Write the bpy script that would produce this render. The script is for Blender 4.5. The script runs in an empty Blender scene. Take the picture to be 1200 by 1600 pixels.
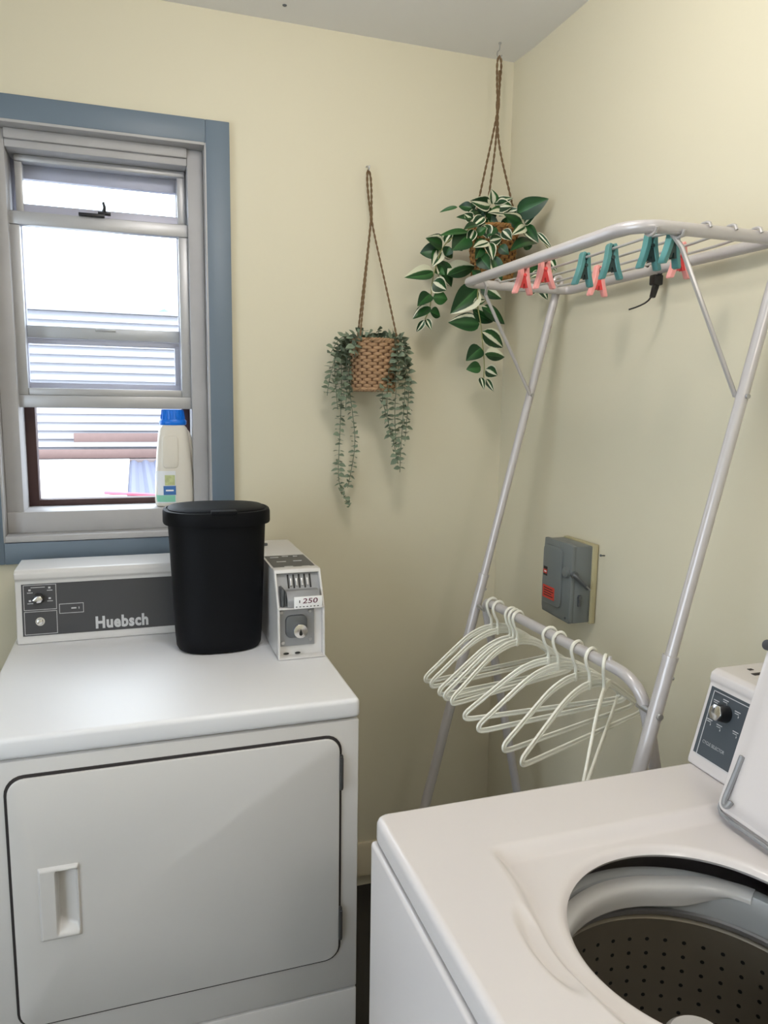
import bpy, bmesh, math, random
from mathutils import Vector, Matrix
R = math.radians
random.seed(7)
S = bpy.context.scene
COL = S.collection

# ---------------------------------------------------------------- camera, world, sun, lamp, exposure
cam_d = bpy.data.cameras.new('camera'); cam = bpy.data.objects.new('camera', cam_d); COL.objects.link(cam)
yaw, pitch, roll = 0.3228, -0.1458, 0.0149
fwd = Vector((math.sin(yaw)*math.cos(pitch), math.cos(yaw)*math.cos(pitch), math.sin(pitch)))
rgt0 = Vector((math.cos(yaw), -math.sin(yaw), 0)); up0 = rgt0.cross(fwd)
rgt = rgt0*math.cos(roll)+up0*math.sin(roll); upv = up0*math.cos(roll)-rgt0*math.sin(roll)
cam.matrix_world = Matrix(((rgt.x, upv.x, -fwd.x, -0.2301), (rgt.y, upv.y, -fwd.y, -2.0244),
                           (rgt.z, upv.z, -fwd.z, 1.4809), (0, 0, 0, 1)))
cam_d.sensor_fit = 'VERTICAL'; cam_d.sensor_height = 36; cam_d.sensor_width = 36
cam_d.lens = 1163.65/1600*36; cam_d.clip_start = 0.02
S.camera = cam

w = bpy.data.worlds.new('sky'); S.world = w; w.use_nodes = True
bg = w.node_tree.nodes['Background']
bg.inputs[0].default_value = (0.80, 0.90, 1.0, 1); bg.inputs[1].default_value = 6.6

sun_d = bpy.data.lights.new('sun', 'SUN'); sun_d.energy = 5.0; sun_d.angle = R(0.6); sun_d.color = (1, .95, .88)
sun = bpy.data.objects.new('sun', sun_d); COL.objects.link(sun)
sun.rotation_euler = Vector((-0.35, 0.55, -0.9)).to_track_quat('-Z', 'Y').to_euler()

LAMPS = [((0.10, -1.02, 2.27), 12.0), ((0.20, -2.70, 2.20), 12.5)]
for loc_, pw_ in LAMPS:
    d_ = bpy.data.lights.new('bulb_light', 'POINT'); d_.energy = pw_; d_.color = (1.0, 0.955, 0.90); d_.shadow_soft_size = .09
    o_ = bpy.data.objects.new('bulb_light', d_); COL.objects.link(o_); o_.location = loc_

S.view_settings.view_transform = 'Standard'; S.view_settings.look = 'None'
S.view_settings.exposure = 0.05; S.view_settings.gamma = 1.0; S.view_settings.use_curve_mapping = False

# ---------------------------------------------------------------- materials
def mat(name, color, rough=.5, metal=0., spec=.5, noise=0., nscale=20., bump=0., bscale=200., coat=0., trans=0., ss=0.):
    m = bpy.data.materials.new(name); m.use_nodes = True
    nt = m.node_tree; b = nt.nodes['Principled BSDF']
    b.inputs['Base Color'].default_value = (*color, 1); b.inputs['Roughness'].default_value = rough
    b.inputs['Metallic'].default_value = metal; b.inputs['Specular IOR Level'].default_value = spec
    b.inputs['Coat Weight'].default_value = coat; b.inputs['Transmission Weight'].default_value = trans
    if ss:
        b.inputs['Subsurface Weight'].default_value = ss; b.inputs['Subsurface Radius'].default_value = (.02, .02, .02)
    tc = nt.nodes.new('ShaderNodeTexCoord')
    if noise:
        n = nt.nodes.new('ShaderNodeTexNoise'); n.inputs['Scale'].default_value = nscale; n.inputs['Detail'].default_value = 5
        nt.links.new(tc.outputs['Object'], n.inputs['Vector'])
        mx = nt.nodes.new('ShaderNodeMix'); mx.data_type = 'RGBA'
        mx.inputs[6].default_value = (*[c*(1-noise) for c in color], 1)
        mx.inputs[7].default_value = (*[min(1, c*(1+noise)) for c in color], 1)
        nt.links.new(n.outputs['Fac'], mx.inputs[0]); nt.links.new(mx.outputs[2], b.inputs['Base Color'])
    if bump:
        n2 = nt.nodes.new('ShaderNodeTexNoise'); n2.inputs['Scale'].default_value = bscale; n2.inputs['Detail'].default_value = 4
        nt.links.new(tc.outputs['Object'], n2.inputs['Vector'])
        bp = nt.nodes.new('ShaderNodeBump'); bp.inputs['Strength'].default_value = bump; bp.inputs['Distance'].default_value = .002
        nt.links.new(n2.outputs['Fac'], bp.inputs['Height']); nt.links.new(bp.outputs['Normal'], b.inputs['Normal'])
    return m

def glass_mat(name, tint=(1, 1, 1), gloss=.07):
    m = bpy.data.materials.new(name); m.use_nodes = True; nt = m.node_tree
    nt.nodes.remove(nt.nodes['Principled BSDF']); out = nt.nodes['Material Output']
    t = nt.nodes.new('ShaderNodeBsdfTransparent'); t.inputs[0].default_value = (*tint, 1)
    g = nt.nodes.new('ShaderNodeBsdfGlossy'); g.inputs['Roughness'].default_value = .03
    mx = nt.nodes.new('ShaderNodeMixShader'); mx.inputs[0].default_value = gloss
    nt.links.new(t.outputs[0], mx.inputs[1]); nt.links.new(g.outputs[0], mx.inputs[2]); nt.links.new(mx.outputs[0], out.inputs[0])
    return m

def leaf_mat(name, kind):
    """leaf colouring from the leaf's own UV: u across (0..1), v along"""
    m = bpy.data.materials.new(name); m.use_nodes = True; nt = m.node_tree; b = nt.nodes['Principled BSDF']
    b.inputs['Roughness'].default_value = .38; b.inputs['Specular IOR Level'].default_value = .4
    uv = nt.nodes.new('ShaderNodeUVMap'); sp = nt.nodes.new('ShaderNodeSeparateXYZ'); nt.links.new(uv.outputs[0], sp.inputs[0])
    nz = nt.nodes.new('ShaderNodeTexNoise'); nz.inputs['Scale'].default_value = 5; nt.links.new(uv.outputs[0], nz.inputs['Vector'])
    ad = nt.nodes.new('ShaderNodeMath'); ad.operation = 'MULTIPLY_ADD'; ad.inputs[1].default_value = .09
    nt.links.new(nz.outputs['Fac'], ad.inputs[0]); nt.links.new(sp.outputs[0], ad.inputs[2])
    r = nt.nodes.new('ShaderNodeValToRGB'); nt.links.new(ad.outputs[0], r.inputs[0]); r.color_ramp.interpolation = 'LINEAR'
    dk = (.008, .040, .012, 1); gr = (.020, .092, .020, 1); wh = (.70, .70, .53, 1); lt = (.045, .15, .04, 1)
    stops = {'d': [(0, dk), (.52, gr), (.56, lt), (.60, dk), (1, dk)],
             'g': [(0, gr), (.52, lt), (.58, gr), (1, gr)],
             's': [(0, wh), (.12, wh), (.15, dk), (.42, gr), (.46, wh), (.62, wh), (.66, dk), (.96, dk), (1, wh)],
             'w': [(0, wh), (.30, wh), (.34, gr), (.50, dk), (.55, wh), (.80, wh), (.86, gr), (1, gr)],
             'h': [(0, wh), (.34, wh), (.39, gr), (.60, dk), (.64, lt), (.68, dk), (1, dk)],
             'h2': [(0, dk), (.40, lt), (.44, dk), (.68, gr), (.73, wh), (1, wh)], 'h3': [(0, wh), (.20, wh), (.25, dk), (.50, gr), (.55, lt), (.60, dk), (1, dk)],
             'e': [(0, gr), (.30, dk), (.55, gr), (.82, dk), (.88, wh), (.97, wh), (1, dk)]}[kind]
    cr = r.color_ramp
    while len(cr.elements) < len(stops): cr.elements.new(.5)
    for e, (p, c) in zip(cr.elements, stops): e.position = p; e.color = c
    nt.links.new(r.outputs[0], b.inputs['Base Color'])
    return m

M = dict(
    wall=mat('wall_paint', (.67, .62, .47), .62, noise=.02, nscale=1.5, bump=.08, bscale=60),
    ceil=mat('ceiling_paint', (.78, .77, .76), .7, noise=.02, nscale=2),
    floor=mat('dark_floor', (.02, .018, .016), .4, noise=.3, nscale=9),
    base=mat('baseboard_paint', (.60, .53, .38), .5, noise=.03),
    casing=mat('casing_blue_grey_paint', (.135, .178, .228), .45, noise=.03, nscale=6, bump=.05, bscale=40),
    wood=mat('worn_white_wood_paint', (.42, .41, .41), .5, noise=.16, nscale=7, bump=.12, bscale=45),
    alu=mat('aluminium_sash', (.44, .44, .45), .38, metal=.35, noise=.05, nscale=12),
    storm=mat('storm_frame_metal', (.45, .45, .54), .45, metal=.2),
    track=mat('dark_brown_track', (.05, .02, .018), .6),
    latch=mat('black_latch_metal', (.015, .015, .02), .4, metal=.3),
    glass=glass_mat('window_glass', (.97, .98, .99), .05),
    enamel_top=mat('window_sheen_enamel', (.80, .80, .82), .42, spec=.8, noise=.01, nscale=3),  # dryer top only: the window's bluish sheen put into a lighter base colour
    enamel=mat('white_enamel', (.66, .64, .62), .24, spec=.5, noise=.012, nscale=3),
    enamel_w=mat('warm_white_enamel', (.70, .655, .64), .20, spec=.5, noise=.012, nscale=3),
    gap=mat('dark_gap_shade', (.03, .025, .025), .7),  # near-black stands in for the shade inside gaps and slots
    hinge=mat('hinge_metal', (.10, .10, .10), .4, metal=.6),
    panel=mat('charcoal_panel', (.055, .055, .06), .4),
    panel_b=mat('blue_grey_panel', (.065, .078, .092), .42),
    print=mat('pale_print', (.55, .55, .56), .5),
    chrome=mat('chrome', (.75, .75, .76), .18, metal=1.),
    steel=mat('brushed_steel', (.48, .48, .49), .36, metal=.85, noise=.08, nscale=40),
    zinc=mat('zinc_plate', (.30, .305, .315), .5, metal=.25, noise=.12, nscale=30),
    dzinc=mat('dark_zinc', (.13, .14, .15), .4, metal=.6),
    black=mat('matte_black_plastic', (.0025, .003, .0045), .58, spec=.16),
    blackg=mat('black_plastic', (.01, .01, .011), .3),
    bottle=mat('milky_plastic', (.72, .68, .60), .35, ss=.3),
    cap=mat('blue_cap', (.0, .17, .75), .35),
    lab_w=mat('label_paper', (.75, .77, .80), .4), lab_b=mat('label_blue', (.05, .16, .42), .4), lab_g=mat('label_green', (.22, .55, .40), .4),
    lab_y=mat('label_leafy_print', (.50, .55, .28), .4, noise=.5, nscale=90),
    rack=mat('grey_white_tube_enamel', (.53, .50, .495), .28, metal=.15, spec=.6),
    wire=mat('rack_wire', (.50, .48, .47), .3, metal=.3),
    hang=mat('white_hanger_plastic', (.84, .83, .74), .33, ss=.15),
    pink=mat('pink_plastic', (.86, .36, .33), .35), pinkd=mat('red_pink_spring', (.75, .06, .06), .4),
    teal=mat('teal_plastic', (.09, .27, .265), .35), teald=mat('dark_teal_spring', (.015, .04, .04), .4),
    jute=mat('jute_rope', (.17, .105, .05), .85, noise=.3, nscale=200, bump=.5, bscale=300),
    weave=mat('woven_tan_seagrass', (.35, .21, .11), .7, noise=.35, nscale=60),
    weave2=mat('woven_brown_seagrass', (.34, .17, .05), .7, noise=.45, nscale=60),
    stake=mat('dark_stake', (.11, .05, .02), .8),
    soil=mat('dark_filler', (.02, .018, .012), .9),
    stem=mat('olive_stem', (.26, .26, .10), .6),
    stem2=mat('grey_green_stem', (.13, .17, .11), .6),
    euca=mat('grey_green_leaf', (.185, .235, .16), .65, noise=.35, nscale=35),
    sw=mat('grey_enamel_steel', (.15, .165, .165), .42, noise=.04, nscale=20),
    sw2=mat('olive_cream_backplate', (.45, .40, .24), .6),
    red=mat('red_label', (.55, .045, .03), .5), ink=mat('black_ink', (.01, .01, .01), .6), white=mat('white_print', (.85, .85, .85), .5),
    inkr=mat('dark_red_ink', (.12, .02, .05), .6),
    tubgrey=mat('grey_tub_plastic', (.50, .51, .51), .35),
    basket=mat('perforated_steel', (.29, .255, .20), .48, metal=.6, noise=.18, nscale=9),
    bulb=mat('frosted_dome', (.9, .88, .82), .4),
    siding=mat('white_lap_siding', (.27, .27, .30), .6), roofw=mat('white_roof_membrane', (.8, .8, .8), .7, noise=.03),
    corr=mat('corrugated_metal', (.095, .105, .15), .7, spec=.2), beam=mat('brown_painted_beam', (.11, .07, .065), .7, noise=.1),
    redwire=mat('red_cable', (.5, .06, .1), .5), ground=mat('asphalt', (.2, .19, .19), .9, noise=.2, nscale=2),
    foliage=mat('tree_foliage', (.10, .22, .16), .8, noise=.4, nscale=3), trunk=mat('tree_bark', (.15, .10, .07), .9, noise=.3),
)
LM = {k: leaf_mat(n, k) for k, n in dict(d='leaf_dark', g='leaf_green', s='leaf_striped', w='leaf_pale', h='leaf_half', h2='leaf_half_low', h3='leaf_broad', e='leaf_edged').items()}

# ---------------------------------------------------------------- mesh helpers
class MB:
    def __init__(s): s.bm = bmesh.new()
    def box(s, x0, x1, y0, y1, z0, z1, bev=0., seg=2, T=None):
        b = bmesh.new(); bmesh.ops.create_cube(b, size=1)
        for v in b.verts: v.co = Vector((x0+(v.co.x+.5)*(x1-x0), y0+(v.co.y+.5)*(y1-y0), z0+(v.co.z+.5)*(z1-z0)))
        if bev: bmesh.ops.bevel(b, geom=b.edges[:], offset=bev, segments=seg, profile=.5, affect='EDGES')
        return s.add(b, T)
    def add(s, b, T=None):
        if T is not None: bmesh.ops.transform(b, matrix=T, verts=b.verts)
        me = bpy.data.meshes.new('tmp'); b.to_mesh(me); b.free(); s.bm.from_mesh(me); bpy.data.meshes.remove(me); return s
    def prism(s, poly, axis, d0, d1, bev=0., seg=2, T=None):
        """polygon in the two remaining axes (in x,y,z order), extruded along axis"""
        b = bmesh.new()
        def P(p, d): return Vector({'x': (d, p[0], p[1]), 'y': (p[0], d, p[1]), 'z': (p[0], p[1], d)}[axis])
        a = [b.verts.new(P(p, d0)) for p in poly]; c = [b.verts.new(P(p, d1)) for p in poly]; n = len(poly)
        b.faces.new(a); b.faces.new(c[::-1])
        for i in range(n): b.faces.new((a[i], c[i], c[(i+1) % n], a[(i+1) % n]))
        bmesh.ops.recalc_face_normals(b, faces=b.faces)
        if bev: bmesh.ops.bevel(b, geom=b.edges[:], offset=bev, segments=seg, profile=.5, affect='EDGES', clamp_overlap=True)
        return s.add(b, T)
    def cyl(s, p0, p1, r0, r1=None, n=20, bev=0., T=None):
        r1 = r0 if r1 is None else r1; p0 = Vector(p0); p1 = Vector(p1); d = p1-p0; b = bmesh.new()
        bmesh.ops.create_cone(b, cap_ends=True, segments=n, radius1=r0, radius2=r1, depth=d.length)
        if bev:
            bmesh.ops.bevel(b, geom=[e for e in b.edges if abs(e.verts[0].co.z-e.verts[1].co.z) < 1e-6], offset=bev, segments=2, profile=.5, affect='EDGES')
        bmesh.ops.transform(b, matrix=Matrix.Translation((p0+p1)/2) @ d.to_track_quat('Z', 'Y').to_matrix().to_4x4(), verts=b.verts)
        return s.add(b, T)
    def tube(s, pts, r, n=8, closed=False, sx=1., smooth=0, T=None):
        pts = [Vector(p) for p in pts]
        for _ in range(smooth): pts = chaikin(pts, closed)
        b = bmesh.new(); m = len(pts); rings = []; nrm = None
        for i, p in enumerate(pts):
            if closed: t = pts[(i+1) % m]-pts[i-1]
            else: t = pts[min(i+1, m-1)]-pts[max(i-1, 0)]
            t.normalize()
            if nrm is None:
                nrm = t.orthogonal().normalized()
                if abs(t.z) < .9: nrm = Vector((0, 0, 1)); nrm = (nrm-t*nrm.dot(t)).normalized()
            else: nrm = (nrm-t*nrm.dot(t)).normalized()
            bn = t.cross(nrm); rr = r[i] if isinstance(r, (list, tuple)) else r
            rings.append([b.verts.new(p+nrm*math.cos(2*math.pi*k/n)*rr+bn*math.sin(2*math.pi*k/n)*rr*sx) for k in range(n)])
        for i in range(m if closed else m-1):
            A, B = rings[i], rings[(i+1) % m]
            for k in range(n): b.faces.new((A[k], A[(k+1) % n], B[(k+1) % n], B[k]))
        if not closed: b.faces.new(rings[0][::-1]); b.faces.new(rings[-1])
        return s.add(b, T)
    def loft(s, rings, cap0=True, cap1=True, T=None):
        b = bmesh.new(); R_ = [[b.verts.new(p) for p in r] for r in rings]; n = len(R_[0])
        for A, B in zip(R_, R_[1:]):
            for k in range(n): b.faces.new((A[k], A[(k+1) % n], B[(k+1) % n], B[k]))
        if cap0: b.faces.new(R_[0][::-1])
        if cap1: b.faces.new(R_[-1])
        return s.add(b, T)
    def lathe(s, prof, c=(0, 0), n=48, cap0=False, cap1=False, sx=1., sy=1., T=None):
        return s.loft([[(c[0]+r*sx*math.cos(2*math.pi*k/n), c[1]+r*sy*math.sin(2*math.pi*k/n), z) for k in range(n)] for r, z in prof], cap0, cap1, T)
    def grid(s, fn, nu, nv, T=None, uv=False):
        b = bmesh.new(); V = [[b.verts.new(fn(i/nu, j/nv)) for j in range(nv+1)] for i in range(nu+1)]
        L = b.loops.layers.uv.new('uv') if uv else None
        for i in range(nu):
            for j in range(nv):
                f = b.faces.new((V[i][j], V[i+1][j], V[i+1][j+1], V[i][j+1]))
                if uv:
                    for l, (a, c) in zip(f.loops, ((i, j), (i+1, j), (i+1, j+1), (i, j+1))): l[L].uv = (c/nv, a/nu)
        return s.add(b, T)
    def ball(s, c, r, n=12, sz=1.):
        b = bmesh.new(); bmesh.ops.create_uvsphere(b, u_segments=n, v_segments=n//2+2, radius=r)
        return s.add(b, Matrix.Translation(c) @ Matrix.Diagonal((1, 1, sz, 1)))

def chaikin(p, closed=False):
    o = []; m = len(p)
    if not closed: o.append(p[0])
    for i in range(m if closed else m-1):
        a, b = p[i], p[(i+1) % m]; o += [a*.75+b*.25, a*.25+b*.75]
    if not closed: o.append(p[-1])
    return o
def rrect(x0, x1, y0, y1, r, n=6):
    o = []
    for cx, cy, a0 in ((x1-r, y1-r, 0), (x0+r, y1-r, 90), (x0+r, y0+r, 180), (x1-r, y0+r, 270)):
        for k in range(n+1): a = R(a0+90*k/n); o.append((cx+r*math.cos(a), cy+r*math.sin(a)))
    return o
def sellipse(a, b, e, n=64):
    o = []
    for k in range(n):
        t = 2*math.pi*k/n; c, q = math.cos(t), math.sin(t)
        o.append((a*math.copysign(abs(c)**(2/e), c), b*math.copysign(abs(q)**(2/e), q)))
    return o
def frame(O, X, Y):
    X = Vector(X).normalized(); Y = Vector(Y); Y = (Y-X*Y.dot(X)).normalized(); Z = X.cross(Y)
    return Matrix(((X.x, Y.x, Z.x, O[0]), (X.y, Y.y, Z.y, O[1]), (X.z, Y.z, Z.z, O[2]), (0, 0, 0, 1)))

def root_of(o):
    while o.parent: o = o.parent
    return o
def obj(name, mb, m, parent=None, angle=35, kind=None, label=None, local=False):
    bm = mb.bm if isinstance(mb, MB) else mb
    if parent is not None and not local:
        bmesh.ops.translate(bm, vec=-root_of(parent).location, verts=bm.verts)
    me = bpy.data.meshes.new(name); bm.to_mesh(me); bm.free()
    me.materials.append(m if not isinstance(m, str) else M[m])
    me.shade_smooth(); me.set_sharp_from_angle(angle=R(angle))
    o = bpy.data.objects.new(name, me); COL.objects.link(o)
    if parent is not None: o.parent = parent
    if kind: o['kind'] = kind
    if label: o['label'] = label
    return o
def thing(name, label, cat, loc=(0, 0, 0), group=None):
    o = bpy.data.objects.new(name, None); COL.objects.link(o); o.location = loc; o.empty_display_size = .05
    o['label'] = label; o['category'] = cat
    if group: o['group'] = group
    return o
def tag(o, label, cat, group=None):
    o['label'] = label; o['category'] = cat
    if group: o['group'] = group
    return o
def struct(name, mb, m, parent=None, angle=35):
    o = obj(name, mb, m, parent, angle)
    if parent is None: o['kind'] = 'structure'
    return o
def struct_empty(name, loc=(0, 0, 0)):
    o = bpy.data.objects.new(name, None); COL.objects.link(o); o.location = loc; o['kind'] = 'structure'; return o
def copy_tree(o, parent=None):
    c = o.copy(); COL.objects.link(c); c.parent = parent
    for ch in list(o.children): copy_tree(ch, c)
    return c
def text_bm(s, T, width=None, height=None, bold=0., extrude=.0003, shear=0., align='LEFT'):
    cu = bpy.data.curves.new('txt', 'FONT'); cu.body = s; cu.size = 1; cu.offset = bold; cu.extrude = 0.0; cu.shear = shear
    cu.resolution_u = 3; cu.space_character = 1.0+bold*2.2
    o = bpy.data.objects.new('txt', cu); COL.objects.link(o)
    dg = bpy.context.evaluated_depsgraph_get(); me = bpy.data.meshes.new_from_object(o.evaluated_get(dg))
    b = bmesh.new(); b.from_mesh(me); bpy.data.meshes.remove(me); bpy.data.objects.remove(o); bpy.data.curves.remove(cu)
    xs = [v.co.x for v in b.verts]; ys = [v.co.y for v in b.verts]; x0, x1, y0, y1 = min(xs), max(xs), min(ys), max(ys)
    sx = width/(x1-x0) if width else None; sy = height/(y1-y0) if height else None
    sx = sx or sy; sy = sy or sx
    for v in b.verts: v.co = Vector(((v.co.x-x0)*sx, (v.co.y-y0)*sy, extrude))
    mb = MB(); mb.add(b, T); return mb
def cut(o, cutter_mb):
    me = bpy.data.meshes.new('cut'); cutter_mb.bm.to_mesh(me); cutter_mb.bm.free()
    c = bpy.data.objects.new('cut', me); COL.objects.link(c)
    c.location = -root_of(o).location if o.parent else Vector((0, 0, 0))
    if o.parent: c.parent = o.parent; c.location = -root_of(o).location
    md = o.modifiers.new('b', 'BOOLEAN'); md.operation = 'DIFFERENCE'; md.object = c; md.solver = 'EXACT'
    bpy.context.view_layer.update()
    dg = bpy.context.evaluated_depsgraph_get(); nm = bpy.data.meshes.new_from_object(o.evaluated_get(dg))
    o.modifiers.clear(); old = o.data; o.data = nm; bpy.data.meshes.remove(old)
    bpy.data.objects.remove(c); bpy.data.meshes.remove(me)
    nm.shade_smooth(); nm.set_sharp_from_angle(angle=R(35))
# ---------------------------------------------------------------- room shell
HC = 2.43; XL, YF, XR = -1.70, -3.40, 0.829
WX0, WX1, WZ0, WZ1 = -.547, -.039, 1.122, 2.116          # window opening
b = MB()
b.box(XL-.12, WX0, 0, .18, 0, HC); b.box(WX1, 1.0, 0, .18, 0, HC)
b.box(WX0, WX1, 0, .18, 0, WZ0); b.box(WX0, WX1, 0, .18, WZ1, HC)
struct('wall_back', b, 'wall')
# right wall, a little out of true at the corner
bm = bmesh.new(); rows = []
for z in (0, HC):
    rows.append([bm.verts.new(p) for p in ((.812, .02, z), (.812, 0, z), (.820, -.10, z), (XR, -1.3, z), (XR, YF, z), (1.0, YF, z), (1.0, .02, z))])
for A, B in zip(rows, rows[1:]):
    for k in range(7): bm.faces.new((A[k], A[(k+1) % 7], B[(k+1) % 7], B[k]))
bm.faces.new(rows[0][::-1]); bm.faces.new(rows[-1]); bmesh.ops.recalc_face_normals(bm, faces=bm.faces)
struct('wall_right', bm, 'wall', angle=10)
LY0, LY1, LZ0, LZ1 = -2.95, -1.35, .80, 2.10               # unseen window added in the left wall for fill daylight
b = MB(); b.box(XL-.12, XL, YF, LY0, 0, HC); b.box(XL-.12, XL, LY1, 0, 0, HC); b.box(XL-.12, XL, LY0, LY1, 0, LZ0); b.box(XL-.12, XL, LY0, LY1, LZ1, HC)
struct('wall_left', b, 'wall')
w2 = struct_empty('window_added_fill', (XL, (LY0+LY1)/2, LZ0))
for y0_, y1_, z0_, z1_ in ((LY0-.07, LY0, LZ0-.07, LZ1+.07), (LY1, LY1+.07, LZ0-.07, LZ1+.07), (LY0, LY1, LZ0-.07, LZ0), (LY0, LY1, LZ1, LZ1+.07)):
    obj('casing_board', MB().box(XL+.0005, XL+.02, y0_, y1_, z0_, z1_, .002), 'casing', w2)
ym = (LY0+LY1)/2
for y0_, y1_, z0_, z1_ in ((LY0, LY0+.04, LZ0, LZ1), (LY1-.04, LY1, LZ0, LZ1), (LY0+.04, LY1-.04, LZ0, LZ0+.04), (LY0+.04, LY1-.04, LZ1-.04, LZ1), (ym-.02, ym+.02, LZ0+.04, LZ1-.04)):
    obj('sash_bar', MB().box(XL-.07, XL-.03, y0_, y1_, z0_, z1_, .002), 'wood', w2)
for y0_, y1_ in ((LY0+.04, ym-.02), (ym+.02, LY1-.04)):
    obj('pane', MB().box(XL-.052, XL-.048, y0_, y1_, LZ0+.04, LZ1-.04), 'glass', w2)
struct('wall_front', MB().box(XL-.12, 1.0, YF-.12, YF, 0, HC), 'wall')
struct('floor', MB().box(XL-.12, 1.0, YF-.12, .18, -.1, 0), 'floor')
struct('ceiling', MB().box(XL-.12, 1.0, YF-.12, .18, HC, HC+.12), 'ceil')
struct('baseboard_back', MB().prism([(0, .040), (-.014, .040), (-.014, .134), (-.009, .144), (0, .144)], 'x', XL, .82), 'base')

# ---------------------------------------------------------------- window
win = struct_empty('window_1', (-.293, 0, WZ0))
cs = MB().box(.0-.041, .018, -.02, -.0005, 1.07, 2.168, .002)                     # blue casing boards
obj('casing_board', cs, 'casing', win)
obj('casing_board', MB().box(-.604, -.545, -.02, -.0005, 1.07, 2.168, .002), 'casing', win)
obj('casing_board', MB().box(-.545, -.041, -.02, -.0005, 2.113, 2.168, .002), 'casing', win)
obj('casing_board', MB().box(-.545, -.041, -.02, -.0005, 1.07, 1.124, .002), 'casing', win)
fr = MB()                                                                        # white jamb lining
fr.box(-.0445, -.0385, -.019, .17, 1.124, 2.113, .001); fr.box(-.5475, -.5415, -.019, .17, 1.124, 2.113, .001)
fr.box(-.5415, -.0445, -.019, .17, 2.107, 2.1145, .001)
obj('jamb_lining', fr, 'wood', win)
obj('window_stop', MB().box(-.084, -.0445, .028, .17, 1.19, 2.107, .003), 'wood', win)
obj('window_stop', MB().box(-.5415, -.502, .028, .17, 1.19, 2.107, .003), 'wood', win)
obj('window_stop', MB().box(-.502, -.084, .028, .17, 2.066, 2.107, .003).box(-.502, -.084, .018, .03, 2.083, 2.107, .003), 'wood', win)
obj('window_sill', MB().box(-.5415, -.0445, .022, .175, 1.140, 1.1945, .004), 'wood', win)
obj('sill_ledge', MB().box(-.5415, -.0445, -.024, .023, 1.1255, 1.1405, .002), 'wood', win)
# inner sash, raised
sa = obj('lower_sash', MB().box(-.506, -.480, .050, .073, 1.487, 1.896, .002).box(-.108, -.082, .050, .073, 1.487, 1.896, .002), 'alu', win)
obj('sash_rail', MB().box(-.507, -.081, .046, .073, 1.896, 1.927, .002), 'alu', sa)
obj('sash_rail', MB().box(-.507, -.081, .048, .073, 1.456, 1.487, .002).box(-.480, -.108, .054, .07, 1.487, 1.505, .002), 'alu', sa)
obj('pane', MB().box(-.480, -.108, .060, .063, 1.505, 1.896), 'glass', sa)
la = MB().box(-.345, -.285, .036, .056, 1.927, 1.934, .001).box(-.300, -.270, .034, .05, 1.933, 1.939, .001)
la.tube([(-.287, .042, 1.936), (-.284, .038, 1.950), (-.287, .036, 1.962)], [.005, .004, .003], 8)
obj('sash_latch', la, 'latch', sa)
# upper fixed sash, further out
ua = obj('upper_sash', MB().box(-.489, -.472, .080, .106, 1.930, 2.066, .002).box(-.107, -.086, .080, .106, 1.930, 2.066, .002), 'alu', win)
obj('sash_rail', MB().box(-.489, -.086, .074, .106, 2.049, 2.066, .005), 'alu', ua)
obj('sash_rail', MB().box(-.489, -.086, .084, .106, 1.915, 1.953, .002), 'storm', ua)
obj('pane', MB().box(-.472, -.107, .092, .095, 1.953, 2.049), 'glass', ua)
# storm window outside
st = obj('storm_window', MB().box(-.502, -.484, .125, .145, 1.500, 2.066, .001).box(-.108, -.086, .125, .145, 1.500, 2.066, .001).box(-.484, -.108, .125, .145, 2.022, 2.066, .001), 'storm', win)
obj('storm_rail', MB().box(-.484, -.108, .118, .140, 1.634, 1.664, .002).box(-.32, -.27, .114, .12, 1.655, 1.662, .001), 'alu', st)
obj('storm_rail', MB().box(-.484, -.108, .128, .145, 1.619, 1.633, .001).box(-.484, -.108, .128, .145, 1.500, 1.520, .001).box(-.120, -.108, .128, .145, 1.52, 1.619, .001), 'storm', st)
obj('pane', MB().box(-.484, -.108, .135, .137, 1.664, 2.022), 'glass', st)
obj('pane', MB().box(-.484, -.120, .136, .138, 1.52, 1.619), 'glass', st)
for bx_ in ((-.502, -.477, 1.195, 1.50), (-.104, -.084, 1.195, 1.50), (-.477, -.104, 1.195, 1.211)):
    obj('screen_track', MB().box(bx_[0], bx_[1], .130, .172, bx_[2], bx_[3], .001), 'track', win)

# ---------------------------------------------------------------- outside, seen through the window
hs = thing('neighbour_house', 'white lap-sided house wall across the low roof, seen through the raised sash', 'house', (-1, 7.5, .6))
obj('wall', MB().box(-6, 4, 7.53, 9.0, -2.0, 2.47), 'siding', hs)
base_siding = None
for i in range(19):
    z = .62+i*.097
    if base_siding is None:
        base_siding = obj('siding_board', MB().prism([(7.53, 0), (7.47, 0), (7.515, .097), (7.53, .102)], 'x', -6, 4), 'siding', None)
        o = base_siding
    else:
        o = base_siding.copy(); COL.objects.link(o)
    o.parent = hs; o.location = Vector((0, 0, z))-hs.location
obj('coping', MB().box(-6.05, 4.05, 7.45, 9.05, 2.47, 2.51), 'siding', hs)
rf = thing('low_flat_roof', 'sunlit white flat roof just beyond and below the open window', 'roof', (-1.5, 5, .7))
obj('roof_slab', MB().box(-5, -.30, 2.2, 7.0, .62, .80), 'roofw', rf)
for i in range(14):
    x = -.30+i*.13
    obj('roofing_sheet', MB().prism([(x, .76), (x+.03, .785), (x+.06, .785), (x+.09, .76), (x+.13, .76), (x+.13, .74), (x, .74)], 'y', 2.2, 7.0), 'corr', rf)
tag(obj('red_cable', MB().tube([(-.45, 3.62, .815), (-.1, 3.5, .80), (.4, 3.42, .80), (1.4, 3.3, .80)], .012, 6), 'redwire'), 'thin red cable lying across the corrugated part of the low roof', 'cable')
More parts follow.
